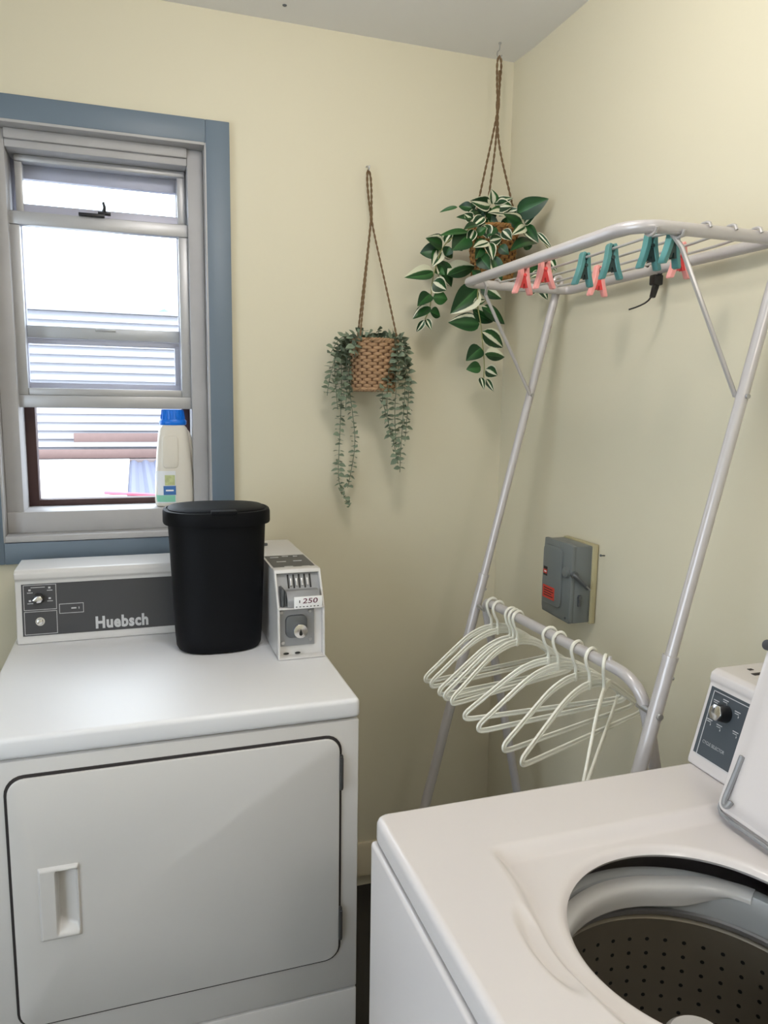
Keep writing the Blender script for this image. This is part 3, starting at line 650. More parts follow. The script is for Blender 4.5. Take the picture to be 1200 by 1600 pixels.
# ---------------------------------------------------------------- hanging plants
def leaf_mesh(b_, t_, wd, nrm, curl=.12, fold=.18, nu=8, nv=4):
    b_ = Vector(b_); t_ = Vector(t_); ax = t_-b_; L = ax.length; ax.normalize()
    n = (nrm-ax*nrm.dot(ax)).normalized(); sd_ = ax.cross(n)
    def fn(u, v):
        wv = wd*.5*max(.0, (math.sin(math.pi*(u**.72)))**.85)*(1-.10*u)
        if u > .999: wv = 0
        s_ = (v-.5)*2
        h = L*curl*(4*u*(1-u)*.55-.35*u*u)+abs(s_)*wv*fold*1.4
        return b_+ax*(u*L)+sd_*(s_*wv)+n*h
    return MB().grid(fn, nu, nv, uv=True)
LEAVES = [(0.6, -0.12, 1.996, 0.556, -0.1, 1.984, 0.0101, 'g'),(0.642, -0.12, 1.998, 0.611, -0.1, 2.004, 0.0232, 'd'),
(0.615, -0.19, 1.956, 0.565, -0.193, 1.952, 0.0142, 'd'),(0.695, -0.12, 2.009, 0.627, -0.14, 2.01, 0.0348, 's'),
(0.702, -0.12, 2.013, 0.686, -0.14, 2.045, 0.029, 'w'),(0.702, -0.12, 2.016, 0.753, -0.14, 2.029, 0.0226, 's'),
(0.71, -0.12, 2.01, 0.751, -0.14, 2.007, 0.0339, 's'),(0.738, -0.12, 1.992, 0.68, -0.14, 1.986, 0.029, 'w'),
(0.728, -0.21, 1.97, 0.785, -0.27, 1.999, 0.0474, 'd'),(0.745, -0.21, 1.945, 0.669, -0.25, 1.957, 0.0321, 'e'),
(0.751, -0.21, 1.948, 0.765, -0.25, 1.969, 0.0249, 's'),(0.753, -0.21, 1.943, 0.696, -0.25, 1.909, 0.0268, 'w'),
(0.753, -0.21, 1.943, 0.772, -0.25, 1.895, 0.0279, 'e'),(0.757, -0.27, 1.914, 0.788, -0.29, 1.875, 0.0132, 's'),
(0.784, -0.21, 1.904, 0.693, -0.25, 1.872, 0.0393, 'd'),(0.643, -0.193, 1.959, 0.606, -0.198, 1.929, 0.0267, 's'),
(0.647, -0.186, 1.941, 0.655, -0.2, 1.905, 0.0322, 's'),(0.621, -0.203, 1.934, 0.57, -0.231, 1.915, 0.0219, 'd'),
(0.613, -0.2, 1.924, 0.592, -0.208, 1.885, 0.0229, 's'),(0.656, -0.196, 1.898, 0.609, -0.205, 1.879, 0.0318, 'w'),
(0.663, -0.188, 1.902, 0.697, -0.192, 1.911, 0.027, 's'),(0.659, -0.189, 1.898, 0.658, -0.222, 1.848, 0.0275, 's'),
(0.595, -0.202, 1.916, 0.504, -0.23, 1.895, 0.0182, 'g'),(0.596, -0.201, 1.908, 0.549, -0.208, 1.866, 0.0502, 'd'),
(0.572, -0.106, 1.905, 0.589, -0.119, 1.936, 0.0237, 's'),(0.561, -0.115, 1.897, 0.504, -0.141, 1.906, 0.0368, 'e'),
(0.55, -0.118, 1.883, 0.504, -0.098, 1.876, 0.0383, 'd'),(0.557, -0.112, 1.886, 0.529, -0.127, 1.839, 0.0323, 'w'),
(0.566, -0.11, 1.887, 0.6, -0.096, 1.869, 0.0283, 'e'),(0.548, -0.109, 1.855, 0.603, -0.09, 1.795, 0.0418, 'e'),
(0.535, -0.119, 1.827, 0.445, -0.146, 1.803, 0.0361, 'h2'),(0.578, -0.111, 1.822, 0.664, -0.104, 1.854, 0.048, 'h'),
(0.536, -0.118, 1.802, 0.571, -0.128, 1.78, 0.0411, 's'),(0.528, -0.118, 1.769, 0.483, -0.144, 1.733, 0.033, 'd'),
(0.539, -0.11, 1.761, 0.583, -0.11, 1.76, 0.035, 'g'),(0.533, -0.112, 1.736, 0.481, -0.113, 1.703, 0.0293, 'e'),
(0.535, -0.103, 1.725, 0.568, -0.097, 1.715, 0.0305, 'd'),(0.514, -0.116, 1.701, 0.5, -0.094, 1.671, 0.0169, 's'),
(0.524, -0.101, 1.706, 0.536, -0.114, 1.676, 0.0178, 's'),(0.658, -0.136, 1.79, 0.58, -0.138, 1.719, 0.0605, 'h3'),
(0.666, -0.139, 1.696, 0.577, -0.13, 1.697, 0.047, 'e'),(0.64, -0.15, 1.75, 0.687, -0.132, 1.762, 0.019, 'w'),
(0.644, -0.138, 1.733, 0.717, -0.12, 1.705, 0.0409, 'h'),(0.668, -0.143, 1.74, 0.748, -0.129, 1.7, 0.0356, 'd'),
(0.665, -0.137, 1.79, 0.724, -0.152, 1.763, 0.0273, 'h'),(0.636, -0.191, 1.863, 0.656, -0.211, 1.826, 0.0362, 'd'),
(0.664, -0.203, 1.862, 0.693, -0.207, 1.799, 0.0319, 'e'),(0.677, -0.131, 1.678, 0.753, -0.115, 1.637, 0.0435, 's'),
(0.67, -0.145, 1.632, 0.623, -0.152, 1.596, 0.0392, 'd'),(0.686, -0.135, 1.617, 0.754, -0.125, 1.612, 0.0328, 'h'),
(0.676, -0.134, 1.582, 0.634, -0.131, 1.574, 0.0305, 'g'),(0.692, -0.131, 1.576, 0.723, -0.143, 1.559, 0.034, 's'),
(0.67, -0.148, 1.553, 0.668, -0.175, 1.52, 0.0169, 's'),(0.688, -0.145, 1.549, 0.699, -0.172, 1.515, 0.017, 's'),
(0.785, -0.29, 1.848, 0.787, -0.32, 1.814, 0.0218, 's'),(0.763, -0.21, 1.835, 0.776, -0.25, 1.812, 0.038, 'd'),
(0.76, -0.27, 1.786, 0.735, -0.28, 1.756, 0.0239, 's'),(0.771, -0.27, 1.785, 0.789, -0.28, 1.749, 0.0228, 's'),
(0.786, -0.27, 1.812, 0.785, -0.32, 1.779, 0.0218, 'd'),(0.772, -0.27, 1.815, 0.735, -0.28, 1.801, 0.021, 's'),
(0.723, -0.1, 1.985, 0.675, -0.12, 1.993, 0.0282, 'd'),(0.743, -0.1, 1.982, 0.762, -0.12, 1.959, 0.0261, 'd'),
(0.694, -0.1, 1.978, 0.724, -0.12, 1.956, 0.0282, 'd'),(0.666, -0.1, 1.984, 0.684, -0.12, 1.993, 0.0281, 'd'),
(0.732, -0.1, 2.011, 0.745, -0.12, 2.032, 0.0238, 'd'),(0.682, -0.1, 1.915, 0.707, -0.12, 1.896, 0.0279, 'd'),
(0.637, -0.1, 1.994, 0.655, -0.12, 2.011, 0.0233, 'd'),(0.763, -0.1, 1.963, 0.725, -0.12, 1.939, 0.0283, 'd'),
(0.756, -0.1, 2.013, 0.723, -0.12, 1.984, 0.0285, 'e'),(0.677, -0.1, 1.943, 0.644, -0.12, 1.92, 0.0232, 'd'),
(0.588, -0.1, 1.924, 0.616, -0.12, 1.938, 0.0229, 'd'),(0.548, -0.1, 1.838, 0.568, -0.12, 1.82, 0.0226, 'g')]
LEAVES += [(0.611, -0.189, 1.951, 0.585, -0.197, 1.961, 0.0245, 's'),
(0.671, -0.107, 1.995, 0.626, -0.124, 1.977, 0.0234, 'e'),
(0.656, -0.18, 1.945, 0.625, -0.19, 1.921, 0.0279, 's'),
(0.676, -0.198, 1.935, 0.648, -0.2, 1.909, 0.0247, 'd'),
(0.698, -0.191, 1.931, 0.72, -0.203, 1.906, 0.0271, 's'),
(0.675, -0.181, 1.927, 0.692, -0.188, 1.891, 0.028, 'e'),
(0.624, -0.194, 1.912, 0.646, -0.203, 1.932, 0.0222, 'g'),
(0.611, -0.14, 1.93, 0.64, -0.13, 1.91, 0.0272, 'd'),
(0.688, -0.112, 2.004, 0.667, -0.114, 2.03, 0.0225, 'd'),
(0.744, -0.125, 1.993, 0.767, -0.144, 2.0, 0.0236, 's'),
(0.639, -0.192, 1.886, 0.615, -0.207, 1.85, 0.0258, 'd'),
(0.692, -0.188, 1.891, 0.713, -0.203, 1.869, 0.0248, 'd'),
(0.711, -0.105, 1.993, 0.669, -0.111, 2.002, 0.0213, 's'),
(0.723, -0.193, 1.956, 0.749, -0.208, 1.936, 0.0228, 'd'),
(0.571, -0.14, 1.89, 0.563, -0.13, 1.867, 0.026, 'd'),
(0.584, -0.14, 1.911, 0.613, -0.13, 1.883, 0.0248, 'd'),
(0.657, -0.186, 1.848, 0.678, -0.202, 1.819, 0.0267, 'e'),
(0.726, -0.11, 2.016, 0.698, -0.128, 2.03, 0.0213, 'd'),
(0.776, -0.198, 1.887, 0.76, -0.199, 1.91, 0.0205, 'g'),
(0.639, -0.188, 1.81, 0.611, -0.197, 1.823, 0.0221, 'd')]
BIG_STEMS = [[(0.694, -0.1, 1.982), (0.63, -0.15, 1.937), (0.571, -0.15, 1.912), (0.551, -0.13, 1.882), (0.541, -0.115, 1.835), (0.534, -0.11, 1.786), (0.534, -0.11, 1.736), (0.518, -0.11, 1.704)], [(0.702, -0.1, 1.979), (0.653, -0.19, 1.919), (0.639, -0.19, 1.862), (0.649, -0.16, 1.803), (0.653, -0.145, 1.747), (0.669, -0.14, 1.698), (0.676, -0.14, 1.643), (0.684, -0.14, 1.592), (0.683, -0.14, 1.551)], [(0.733, -0.1, 1.99), (0.754, -0.17, 1.982), (0.761, -0.22, 1.938), (0.781, -0.25, 1.902), (0.797, -0.27, 1.872), (0.805, -0.28, 1.827), (0.781, -0.28, 1.794), (0.763, -0.275, 1.782)]]
SMALL_STEMS = [[(0.315, -0.08, 1.649), (0.286, -0.09, 1.619), (0.269, -0.09, 1.577), (0.257, -0.09, 1.527), (0.254, -0.09, 1.497)], [(0.306, -0.08, 1.645), (0.301, -0.055, 1.597), (0.303, -0.055, 1.495), (0.297, -0.055, 1.357), (0.294, -0.055, 1.269), (0.311, -0.055, 1.224), (0.329, -0.055, 1.197)], [(0.32, -0.08, 1.629), (0.32, -0.065, 1.529), (0.33, -0.065, 1.461), (0.341, -0.065, 1.375), (0.331, -0.065, 1.305), (0.319, -0.065, 1.248)], [(0.332, -0.08, 1.655), (0.289, -0.08, 1.636), (0.275, -0.08, 1.595), (0.279, -0.08, 1.528), (0.286, -0.08, 1.461)], [(0.44, -0.08, 1.642), (0.41, -0.135, 1.58), (0.407, -0.135, 1.53), (0.405, -0.135, 1.463), (0.417, -0.135, 1.395)], [(0.453, -0.08, 1.651), (0.465, -0.1, 1.6), (0.47, -0.1, 1.549), (0.465, -0.1, 1.446), (0.459, -0.1, 1.359), (0.458, -0.1, 1.292)], [(0.446, -0.08, 1.651), (0.462, -0.09, 1.6), (0.485, -0.09, 1.549), (0.481, -0.09, 1.463), (0.475, -0.09, 1.376)], [(0.422, -0.08, 1.642), (0.396, -0.135, 1.563), (0.39, -0.135, 1.496), (0.405, -0.135, 1.446), (0.426, -0.135, 1.378), (0.44, -0.135, 1.318)], [(0.324, -0.08, 1.638), (0.308, -0.075, 1.596), (0.314, -0.075, 1.546), (0.309, -0.075, 1.461)], [(0.413, -0.08, 1.65), (0.417, -0.125, 1.605), (0.436, -0.125, 1.531), (0.43, -0.125, 1.463), (0.437, -0.125, 1.36)], [(0.35, -0.08, 1.644), (0.354, -0.08, 1.672)], [(0.395, -0.08, 1.649), (0.403, -0.07, 1.68)], [(0.368, -0.08, 1.648), (0.37, -0.09, 1.667)], [(0.427, -0.08, 1.654), (0.429, -0.07, 1.678)], [(0.329, -0.08, 1.646), (0.297, -0.1, 1.655), (0.275, -0.1, 1.634), (0.261, -0.1, 1.606)], [(0.435, -0.08, 1.654), (0.446, -0.1, 1.663), (0.461, -0.1, 1.65), (0.472, -0.1, 1.62)]]

toCam = lambda p: (cam.matrix_world.translation-Vector(p)).normalized()
def basket(cx, cy, z0, z1, rb_, rt_, m, par, rows, stakes):
    g = MB(); rr = .0042
    for i in range(rows):
        t = (i+.5)/rows; z = z0+(z1-z0)*t; r = rb_+(rt_-rb_)*t; n = stakes*6
        pts = []
        for k in range(n):
            a = 2*math.pi*k/n; off = .0026*math.cos(stakes*a/2+math.pi*(i % 2))
            pts.append((cx+(r+off)*math.cos(a), cy+(r+off)*math.sin(a), z+.0008*math.sin(5*a+i)))
        g.tube(pts, (z1-z0)/rows*.56, 6, True, .5)
    obj('woven_strands', g, m, par, angle=80, kind='stuff')
    s = MB()
    for k in range(stakes):
        a = 2*math.pi*(k)/stakes
        s.tube([(cx+rb_*math.cos(a), cy+rb_*math.sin(a), z0), (cx+rt_*math.cos(a), cy+rt_*math.sin(a), z1)], .0026, 5)
    obj('stakes', s, 'stake', par, kind='stuff')
    rim_ = []
    for ph, dz_ in ((0, 0), (math.pi, 0)):
        rim_.append([(cx+(rt_+.002*math.cos(22*a+ph))*math.cos(a), cy+(rt_+.002*math.cos(22*a+ph))*math.sin(a), z1+.002*math.sin(22*a+ph)) for a in [2*math.pi*k/160 for k in range(160)]])
    for q_ in rim_: obj('rim_strand', MB().tube(q_, .0036, 6, True), m, par)
    bs = MB()
    for ph in (0, math.pi):
        bs.tube([(cx+(rb_+.0015*math.cos(20*a+ph))*math.cos(a), cy+(rb_+.0015*math.cos(20*a+ph))*math.sin(a), z0+.003+.002*math.sin(20*a+ph)) for a in [2*math.pi*k/160 for k in range(160)]], .0036, 6, True)
    bs.lathe([(.001, z0+.001), (rb_-.002, z0+.001), (rb_-.002, z0+.004), (.001, z0+.004)], (cx, cy), 32)
    obj('basket_base', bs, m, par)
    obj('inner_pot', MB().lathe([(rb_-.006, z0+.006), (rt_-.007, z1-.004), (rt_-.012, z1-.004), (.001, z1-.012)], (cx, cy), 32), 'soil', par)
def rope(pts, r, m='jute', n=6):
    """two twisted strands"""
    g = MB(); P = [Vector(p) for p in pts]
    for _ in range(3): P = chaikin(P)
    # resample
    D = [0]
    for a, c in zip(P, P[1:]): D.append(D[-1]+(c-a).length)
    N = max(8, int(D[-1]/.0045)); Q = []
    j = 0
    for i in range(N+1):
        d = D[-1]*i/N
        while j < len(D)-2 and D[j+1] < d: j += 1
        f = (d-D[j])/max(1e-9, D[j+1]-D[j]); Q.append(P[j].lerp(P[j+1], f))
    for ph in (0, math.pi):
        pts2 = []
        for i, q in enumerate(Q):
            t = (Q[min(i+1, N)]-Q[max(i-1, 0)]).normalized(); s1 = t.orthogonal().normalized() if abs(t.y) > .9 else (Vector((0, 1, 0))-t*t.y).normalized(); s2 = t.cross(s1)
            a = i*.9+ph; pts2.append(q+(s1*math.cos(a)+s2*math.sin(a))*r*.55)
        g.tube(pts2, r*.6, n)
    return g

# eucalyptus basket on the back wall
ex, ey = .385, -.078
ep = thing('hanging_plant', 'trailing grey-green eucalyptus in a small tan woven basket hung on the back wall', 'plant', (ex, ey, 1.512), 'hanging plants in woven baskets')
basket(ex, ey, 1.512, 1.643, .055, .064, 'weave', ep, 16, 26)
kz = 1.975
obj('rope', rope([(ex-.003, -.020, 2.094), (ex-.0075, -.022, 2.08), (ex-.006, -.030, 2.03), (ex-.001, -.040, kz)], .0029), 'jute', ep)
obj('rope', rope([(ex-.003, -.020, 2.094), (ex+.0035, -.022, 2.08), (ex+.004, -.030, 2.03), (ex+.001, -.040, kz)], .0029), 'jute', ep)
obj('knot', MB().ball((ex, -.041, kz+.004), .0045, 12, 3.0), 'jute', ep)
for a in (218, 118, 335):
    q = (ex+.064*math.cos(R(a)), ey+.064*math.sin(R(a)), 1.645)
    obj('rope', rope([(ex, -.041, kz), (ex+(q[0]-ex)*.08, -.041+(q[1]+.041)*.08, kz-.04), (ex+(q[0]-ex)*.6, -.041+(q[1]+.041)*.6, kz-.20), q], .0026), 'jute', ep)
rnd = random.Random(11)
for a, drop, out_ in ((185, .05, .030), (165, .07, .026), (215, .05, .018), (-8, .06, .026), (-25, .09, .022), (-48, .11, .012), (-55, .07, .012), (100, -.02, .0), (70, -.02, .0), (240, -.015, .0)):
    c_, s_ = math.cos(R(a)), math.sin(R(a)); q = lambda r, z: (ex+r*c_, min(ey+r*s_, -.012), z)
    SMALL_STEMS.append([q(.045, 1.640), q(.060, 1.652), q(.064+out_*.6, 1.645), q(.064+out_, 1.645-drop*.5), q(.064+out_, 1.645-drop)])
for si, pts in enumerate(SMALL_STEMS):
    P = [Vector(p) for p in pts]
    for _ in range(2): P = chaikin(P)
    sm_ = obj('trailing_stem', MB().tube(P, .0010, 5), 'stem2', ep)
    g = MB(); D = 0; side = 0; last = -1
    for i, (a, c) in enumerate(zip(P, P[1:])):
        seg = (c-a).length; t = (c-a).normalized(); d = 0
        while D+seg-d > (last+1)*.0135 and d < seg:
            d = max(0, (last+1)*.0135-D); last += 1
            pos = a+t*d; ph = rnd.uniform(0, 3.14); up_n = t.orthogonal().normalized()
            for s_ in (0, math.pi):
                ang = ph+s_; o1 = up_n*math.cos(ang)+t.cross(up_n)*math.sin(ang)
                if pos.y+o1.y*.015 > -.004: o1.y = -abs(o1.y); o1.normalize()
                ln = rnd.uniform(.0145, .0215)*(1.2 if pos.z > 1.52 else 1); tip = pos+o1*ln+t*ln*rnd.uniform(-.1, .45)
                if tip.y > -.003: tip.y = -.003
                nn = (t*-1+Vector((rnd.uniform(-.9, .9), -rnd.uniform(0, 1.2), rnd.uniform(-.3, .6)))).normalized()
                lm = leaf_mesh(pos, tip, ln*rnd.uniform(.75, 1.0), nn, .1, .1, 4, 2)
                me = bpy.data.meshes.new('t'); lm.bm.to_mesh(me); lm.bm.free(); g.bm.from_mesh(me); bpy.data.meshes.remove(me)
        D += seg
    obj('leaves', g, 'euca', sm_, kind='stuff')
tag(obj('wall_hook', MB().cyl((ex-.003, .002, 2.106), (ex-.003, -.012, 2.106), .0016, None, 8).tube([(ex-.003, -.010, 2.106), (ex-.003, -.020, 2.100), (ex-.003, -.024, 2.0905), (ex-.003, -.0285, 2.094), (ex-.003, -.031, 2.102)], .0014, 6, smooth=1), 'steel'),
    'small wire hook in the back wall holding the eucalyptus basket', 'hook')

# variegated plant hanging from the ceiling near the corner
vx, vy = .722, -.090
vp = thing('hanging_plant', 'variegated white-striped green trailing plant in a brown woven basket hung from the ceiling corner', 'plant', (vx, vy, 1.820), 'hanging plants in woven baskets')
basket(vx, vy, 1.820, 1.955, .054, .066, 'weave2', vp, 16, 26)
kz = 2.270
obj('rope', rope([(vx, vy, 2.398), (vx-.007, vy, 2.385), (vx-.005, vy, 2.33), (vx, vy, kz)], .0029), 'jute', vp)
obj('rope', rope([(vx, vy, 2.398), (vx+.007, vy, 2.385), (vx+.004, vy, 2.33), (vx, vy, kz)], .0029), 'jute', vp)
obj('rope', rope([(vx-.001, vy-.003, 2.36), (vx+.002, vy-.003, 2.31), (vx, vy-.003, kz-.01)], .0029), 'jute', vp)
obj('knot', MB().ball((vx, vy, kz+.006), .0058, 12, 3.2), 'jute', vp)
for a in (128, 88, 318):
    q = (vx+.066*math.cos(R(a)), vy+.066*math.sin(R(a)), 1.957)
    st_ = kz-(.01 if a == 128 else .07)
    obj('rope', rope([(vx, vy, kz), (vx+(q[0]-vx)*.05, vy+(q[1]-vy)*.05, st_-.02), (vx+(q[0]-vx)*.6, vy+(q[1]-vy)*.6, st_-(st_-q[2])*.6), q], .0029), 'jute', vp)
for pts in BIG_STEMS:
    obj('vine_stem', MB().tube([Vector(p) for p in pts], .0016, 6, smooth=2), 'stem', vp)
rnd = random.Random(5)
for i, (x0, y0, z0, x1, y1, z1, wd, k) in enumerate(LEAVES):
    b_ = Vector((x0, y0, z0)); t_ = Vector((x1, y1, z1))
    nn = toCam(b_)+Vector((rnd.uniform(-.35, .35), rnd.uniform(-.2, .2), rnd.uniform(.0, .6)))
    lf = obj('leaf', leaf_mesh(b_, t_, wd*1.18, nn.normalized(), rnd.uniform(.05, .14), rnd.uniform(.1, .3), 10, 6), LM[k], vp, angle=80)
tag(obj('ceiling_hook', MB().tube([(vx, vy, 2.434), (vx, vy, 2.412), (vx-.006, vy, 2.408), (vx-.008, vy, 2.400), (vx-.004, vy, 2.3945), (vx+.003, vy, 2.3945), (vx+.007, vy, 2.400)], .0016, 8, smooth=1).cyl((vx, vy, 2.427), (vx, vy, 2.431), .004, None, 12), 'steel'),
    'small screw hook in the ceiling corner holding the striped plant', 'hook')
tag(obj('ceiling_screw', MB().ball((.147, -.081, 2.4295), .0055, 12, .5), 'dzinc'), 'tiny dark screw head in the white ceiling above the back wall', 'screw')

# ---------------------------------------------------------------- washer
WX, WY0, WY1, WZ = .067, -1.762, -1.112, .918
wa = thing('washing_machine', 'white top-loading washing machine with open lid in the foreground', 'washer', (.43, -1.437, 0))
TX, TY, TR = .360, -1.425, .156        # tub opening
wb = MB()
wall_r = .012
wb.box(WX-.005, WX+.012, WY0+.002, WY1-.001, .04, .8800, .006, 3); wb.box(.775, .788, WY0+.004, WY1-.004, .04, .8835, .004)
wb.box(WX+.010, .786, WY1-.004-wall_r, WY1-.003, .04, .8800, .004); wb.box(WX+.010, .786, WY0+.004, WY0+.004+wall_r, .04, .8835, .004)
wb.box(WX+.03, .77, WY0+.03, WY1-.03, .0, .06)
obj('body', wb, 'enamel_w', wa)
obj('seam_gap_strip', MB().box(WX+.004, WX+.010, WY0+.006, WY1-.005, .87, .889).box(WX+.004, .78, WY1-.012, WY1-.006, .87, .889), 'gap', wa)  # dark strips standing in for the shaded seam under the top
def ztop(x, y):
    # recessed lid seat with a soft step and a finger notch at its front edge
    xe_ = .187-.022*math.exp(-((y+1.415)/.085)**2)
    m = sst(xe_-.006, xe_+.016, x)*sst(-1.228, -1.252, y)*sst(-1.640, -1.616, y)*(1-sst(.545, .56, x))
    n2 = .55*sst(1.0, .55, math.hypot((x-.168)/.026, (y+1.410)/.075))
    lip = .003*sst(.03, .004, math.hypot(x-TX, y-TY)-TR)
    return WZ-.0150*max(m, n2)+0*lip
NT, NRG = 360, 70
bm = bmesh.new(); rings = []
x0, x1, y0, y1 = WX, .800, WY0, WY1
def rect_pt(th, ins=0., rad=.014):
    # point on rounded rectangle in direction th from the tub centre
    c, s_ = math.cos(th), math.sin(th)
    X0, X1, Y0, Y1 = x0+ins-TX, x1-ins-TX, y0+ins-TY, y1-ins-TY
    t = min((X1 if c > 0 else X0)/c if abs(c) > 1e-9 else 1e9, (Y1 if s_ > 0 else Y0)/s_ if abs(s_) > 1e-9 else 1e9)
    return c*t, s_*t
ths = [2*math.pi*k/NT for k in range(NT)]
for yy in (y0, y1):
    for xx in (x0, x1):
        a = math.atan2(yy-TY, xx-TX) % (2*math.pi); j = min(range(NT), key=lambda k: abs(ths[k]-a)); ths[j] = a
# inner lip rolled down, then the top surface, then the rolled outer edge and skirt
for r, dz_ in ((TR+.004, -.014), (TR+.000, -.0125), (TR-.0025, -.0080), (TR+.001, -.0035), (TR+.005, -.0007)):
    rings.append([Vector((TX+r*math.cos(t), TY+r*math.sin(t), ztop(TX+(TR+.012)*math.cos(t), TY+(TR+.012)*math.sin(t))+dz_)) for t in ths])
r0 = TR+.010
for i in range(NRG+1):
    f = (i/NRG)**1.15; ring = []
    for t in ths:
        ex_, ey_ = rect_pt(t, .008); ax_, ay_ = r0*math.cos(t), r0*math.sin(t)
        x, y = TX+ax_+(ex_-ax_)*f, TY+ay_+(ey_-ay_)*f; ring.append(Vector((x, y, ztop(x, y))))
    rings.append(ring)
for ins, z in ((.0045, WZ-.0012), (.0018, WZ-.0038), (.0004, WZ-.0075), (.0, WZ-.012), (.0, WZ-.0315), (.003, WZ-.033)):
    rings.append([Vector((TX+rect_pt(t, ins)[0], TY+rect_pt(t, ins)[1], z)) for t in ths])
# flatten outer corners a little (round plan corners)
def rc(v, rad=.016):
    cx_ = min(max(v.x, x0+rad), x1-rad); cy_ = min(max(v.y, y0+rad), y1-rad)
    dx_, dy_ = v.x-cx_, v.y-cy_; d_ = math.hypot(dx_, dy_)
    m_ = max(abs(dx_), abs(dy_))
    if dx_ and dy_ and d_ > 1e-9: v.x = cx_+dx_/d_*m_; v.y = cy_+dy_/d_*m_
    return v
VR = [[bm.verts.new(rc(p) if i > 40 else p) for p in r] for i, r in enumerate(rings)]
for A, B in zip(VR, VR[1:]):
    for k in range(NT): bm.faces.new((A[k], A[(k+1) % NT], B[(k+1) % NT], B[k]))
bmesh.ops.recalc_face_normals(bm, faces=bm.faces)
if sum(f.normal.z for f in bm.faces) < 0: bmesh.ops.reverse_faces(bm, faces=bm.faces)
obj('top', bm, 'enamel_w', wa, angle=50)
# tub
ring_ = MB().lathe([(TR+.012, .871), (TR+.006, .873), (TR-.006, .871), (TR-.012, .864), (TR-.010, .852), (TR+.008, .838), (TR+.012, .860), (TR+.012, .871)], (TX, TY), 96)
obj('tub_cover', MB().lathe([(.198, .790), (.198, .846), (.194, .851), (.186, .852), (.180, .849), (.177, .842), (.177, .828), (.182, .812), (.184, .786)], (TX, TY), 120), 'tubgrey', wa)
gd = MB()
N = 60
def guard(u, v):
    a = R(30)+u*R(185); tp_ = min(1, sst(0, .16, u), sst(0, .10, 1-u)); ht = .002+.024*tp_
    o_ = .022*(1-sst(0, .22, u)); pr = [(TR+.015+o_, .853), (TR+.006+o_, .8525), (TR-.002+o_, .848), (TR-.004+o_, .841), (TR+.001+o_, .844-ht)]
    k = min(3, int(v*4)); f = v*4-k; r = pr[k][0]+(pr[k+1][0]-pr[k][0])*f; z = pr[k][1]+(pr[k+1][1]-pr[k][1])*f
    return Vector((TX+r*math.cos(a), TY+r*math.sin(a), z))
gd.grid(guard, N, 8); bmesh.ops.solidify(gd.bm, geom=gd.bm.faces[:], thickness=.002)
bmesh.ops.recalc_face_normals(gd.bm, faces=gd.bm.faces)
obj('splash_guard', gd, 'enamel', wa, angle=70)
bk = obj('wash_basket', MB().lathe([(.176, .793), (.1785, .7945), (.180, .791), (.180, .787), (.178, .784), (.180, .777), (.180, .46), (.170, .44), (.02, .45)], (TX, TY), 120), 'basket', wa)
obj('basket_ring', MB().lathe([(.1745, .799), (.178, .801), (.1815, .798), (.1815, .793), (.177, .791), (.1745, .794), (.1745, .799)], (TX, TY), 120), 'steel', bk)
pf = MB()
for i in range(12):
    for j in range(46):
        a = 2*math.pi*(j+.5*(i % 1))/46; z = .752-i*.0215; p = Vector((TX+.1794*math.cos(a), TY+.1794*math.sin(a), z))
        b2 = bmesh.new(); bmesh.ops.create_circle(b2, cap_ends=True, segments=8, radius=.0029)
        pf.add(b2, Matrix.Translation(p) @ Vector((-math.cos(a), -math.sin(a), 0)).to_track_quat('Z', 'Y').to_matrix().to_4x4())
obj('drain_holes', pf, 'ink', bk, kind='stuff')
obj('agitator', MB().lathe([(.120, .45), (.075, .49), (.050, .56), (.043, .66), (.040, .752), (.038, .762), (.032, .768), (.016, .7705), (.001, .771)], (TX, TY), 40)
    , 'enamel', wa)
obj('outer_tub', MB().lathe([(.205, .838), (.205, .40), (.19, .38), (.002, .38)], (TX, TY), 48), 'gap', wa)
# console
fO = Vector((.593, -1.113, .918)); fup = Vector((.036, 0, .139)).normalized()
FT = frame(fO, (0, -1, 0), fup)                # local x = toward the camera, y up the face, z out of the face
wp = [(.594, .9185), (.5935, .925), (.6265, 1.050), (.6245, 1.056), (.6265, 1.066), (.636, 1.0715), (.740, 1.0715), (.755, 1.060), (.768, .9185)]
wc = obj('console', MB().prism(wp, 'y', WY0+.002, WY1-.001, .003, 3), 'enamel_w', wa)
cpn = obj('control_panel', MB().box(.0075, .640, .0145, .1310, -.0015, .0012, 0, 2, FT), 'panel_b', wc)
obj('panel_outline', outline(FT, .0145, .155, .0200, .1265), 'print', cpn)
mk = MB()
for x, y in ((.0190, .1120), (.036, .1190), (.0625, .1110), (.0690, .0820), (.037, .0790), (.0165, .0800)):
    mk.box(x, x+.011, y, y+.0013, .0012, .0018, 0, 2, FT); mk.box(x+.001, x+.009, y-.003, y-.0020, .0012, .0018, 0, 2, FT); mk.box(x+.0085, x+.0097, y-.0075, y-.0045, .0012, .0018, 0, 2, FT)
obj('panel_marking', mk, 'print', cpn, kind='stuff')
obj('lettering', text_bm('CYCLE SELECTOR', FT @ Matrix.Translation((.0205, .0425, .0014)), .045, .0050), 'print', cpn, label='small pale capital lettering')
kn = obj('knob', MB().cyl(FT @ Vector((.047, .100, .001)), FT @ Vector((.047, .100, .020)), .0140, .0120, 28, .001), 'blackg', wc)
obj('knob_face', MB().prism([(-.0115, -.004), (-.006, -.0115), (.006, -.0115), (.0125, 0), (.006, .0115), (-.006, .0115), (-.0115, .004)], 'z', 0, .003, .001, 2, FT @ Matrix.Translation((.047, .100, .0198))), 'chrome', kn, label='silver knob face')
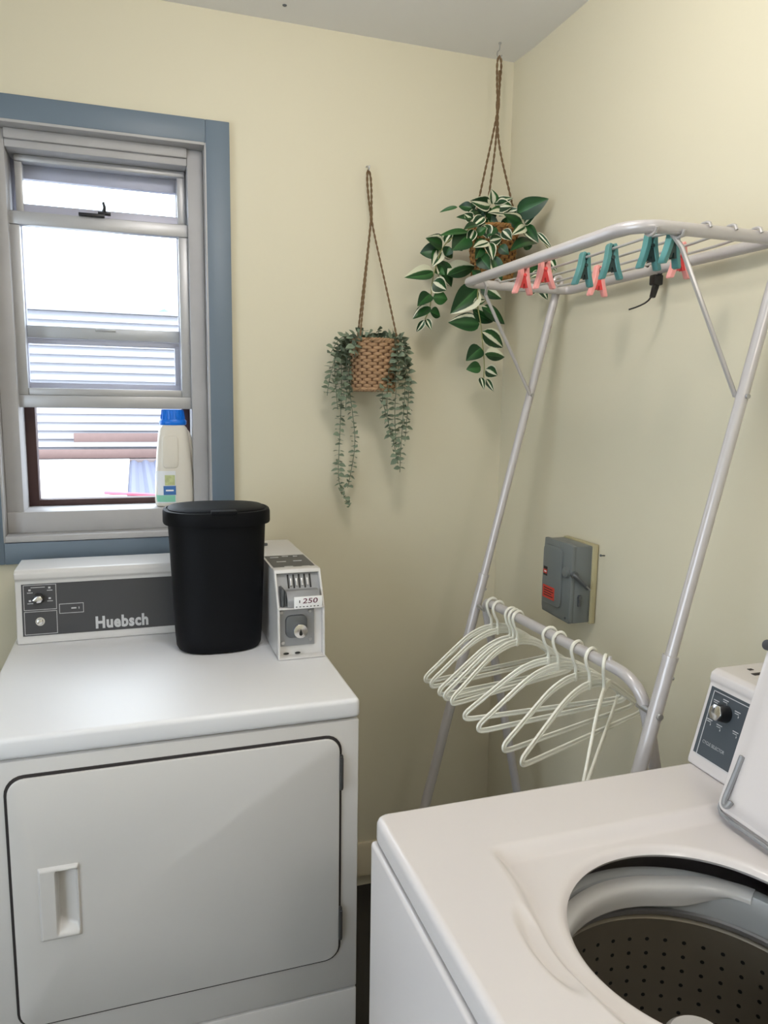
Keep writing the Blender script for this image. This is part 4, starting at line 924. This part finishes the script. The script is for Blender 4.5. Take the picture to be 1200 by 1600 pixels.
obj('console_slot', MB().box(.668, .705, -1.160, -1.152, 1.0705, 1.0722).box(.678, .686, -1.140, -1.134, 1.0705, 1.0722), 'gap', wc)
# open lid leaning back on its hinges
lO = Vector((.5365, -1.2405, .9200)); lup = Vector((.070, 0, .24)).normalized()
LT2 = frame(lO, (0, -1, 0), lup)
ld = obj('lid', MB().prism(rrect(0, .398, 0, .345, .012), 'z', -.017, 0, .004, 3, LT2), 'enamel_w', wa)
inner = []
def lidin(u, v):
    x, y = .006+u*.386, .006+v*.333
    e = min(sst(0, .07, u), sst(0, .07, 1-u), sst(0, .05, v), sst(0, .05, 1-v))
    return LT2 @ Vector((x, y, .0004+.0065*e))
li = MB().grid(lidin, 48, 48); bmesh.ops.recalc_face_normals(li.bm, faces=li.bm.faces)
obj('lid_liner', li, 'enamel_w', ld, angle=60)
obj('lid_bumper', MB().cyl(LT2 @ Vector((.004, .242, -.012)), LT2 @ Vector((.004, .242, .010)), .0075, None, 18, .002), 'panel', ld, label='dark rubber bumper')
hg = MB().tube([LT2 @ Vector(p) for p in ((.020, .085, .006), (.018, .045, .007), (.016, .022, .008), (.020, .012, .011), (.027, .013, .012), (.029, .022, .010))], .0040, 8, smooth=2)
obj('lid_hinge', hg, 'zinc', wa)
obj('hinge_wire', MB().tube([LT2 @ Vector(p) for p in ((.001, .014, -.008), (.000, .002, -.004), (.012, -.006, .000), (.10, -.006, .000), (.386, -.006, .000))], .0030, 8, smooth=1), 'zinc', wa)

# ---------------------------------------------------------------- ceiling lamps behind the viewer
for i, ((x, y, z_), _) in enumerate(LAMPS):
    t = thing('ceiling_lamp', 'bare-bulb ceiling lamp holder '+('nearer the right wall' if i == 0 else 'nearer the room door')+', above and behind the view', 'lamp', (x, y, HC), 'ceiling lamps')
    obj('lamp_base', MB().lathe([(.06, HC), (.06, HC-.015), (.045, HC-.03), (.02, HC-.03), (.001, HC-.03)], (x, y), 32), 'wood', t)
    obj('lamp_socket', MB().cyl((x, y, HC-.03), (x, y, HC-.085), .022, .020, 24), 'wood', t)
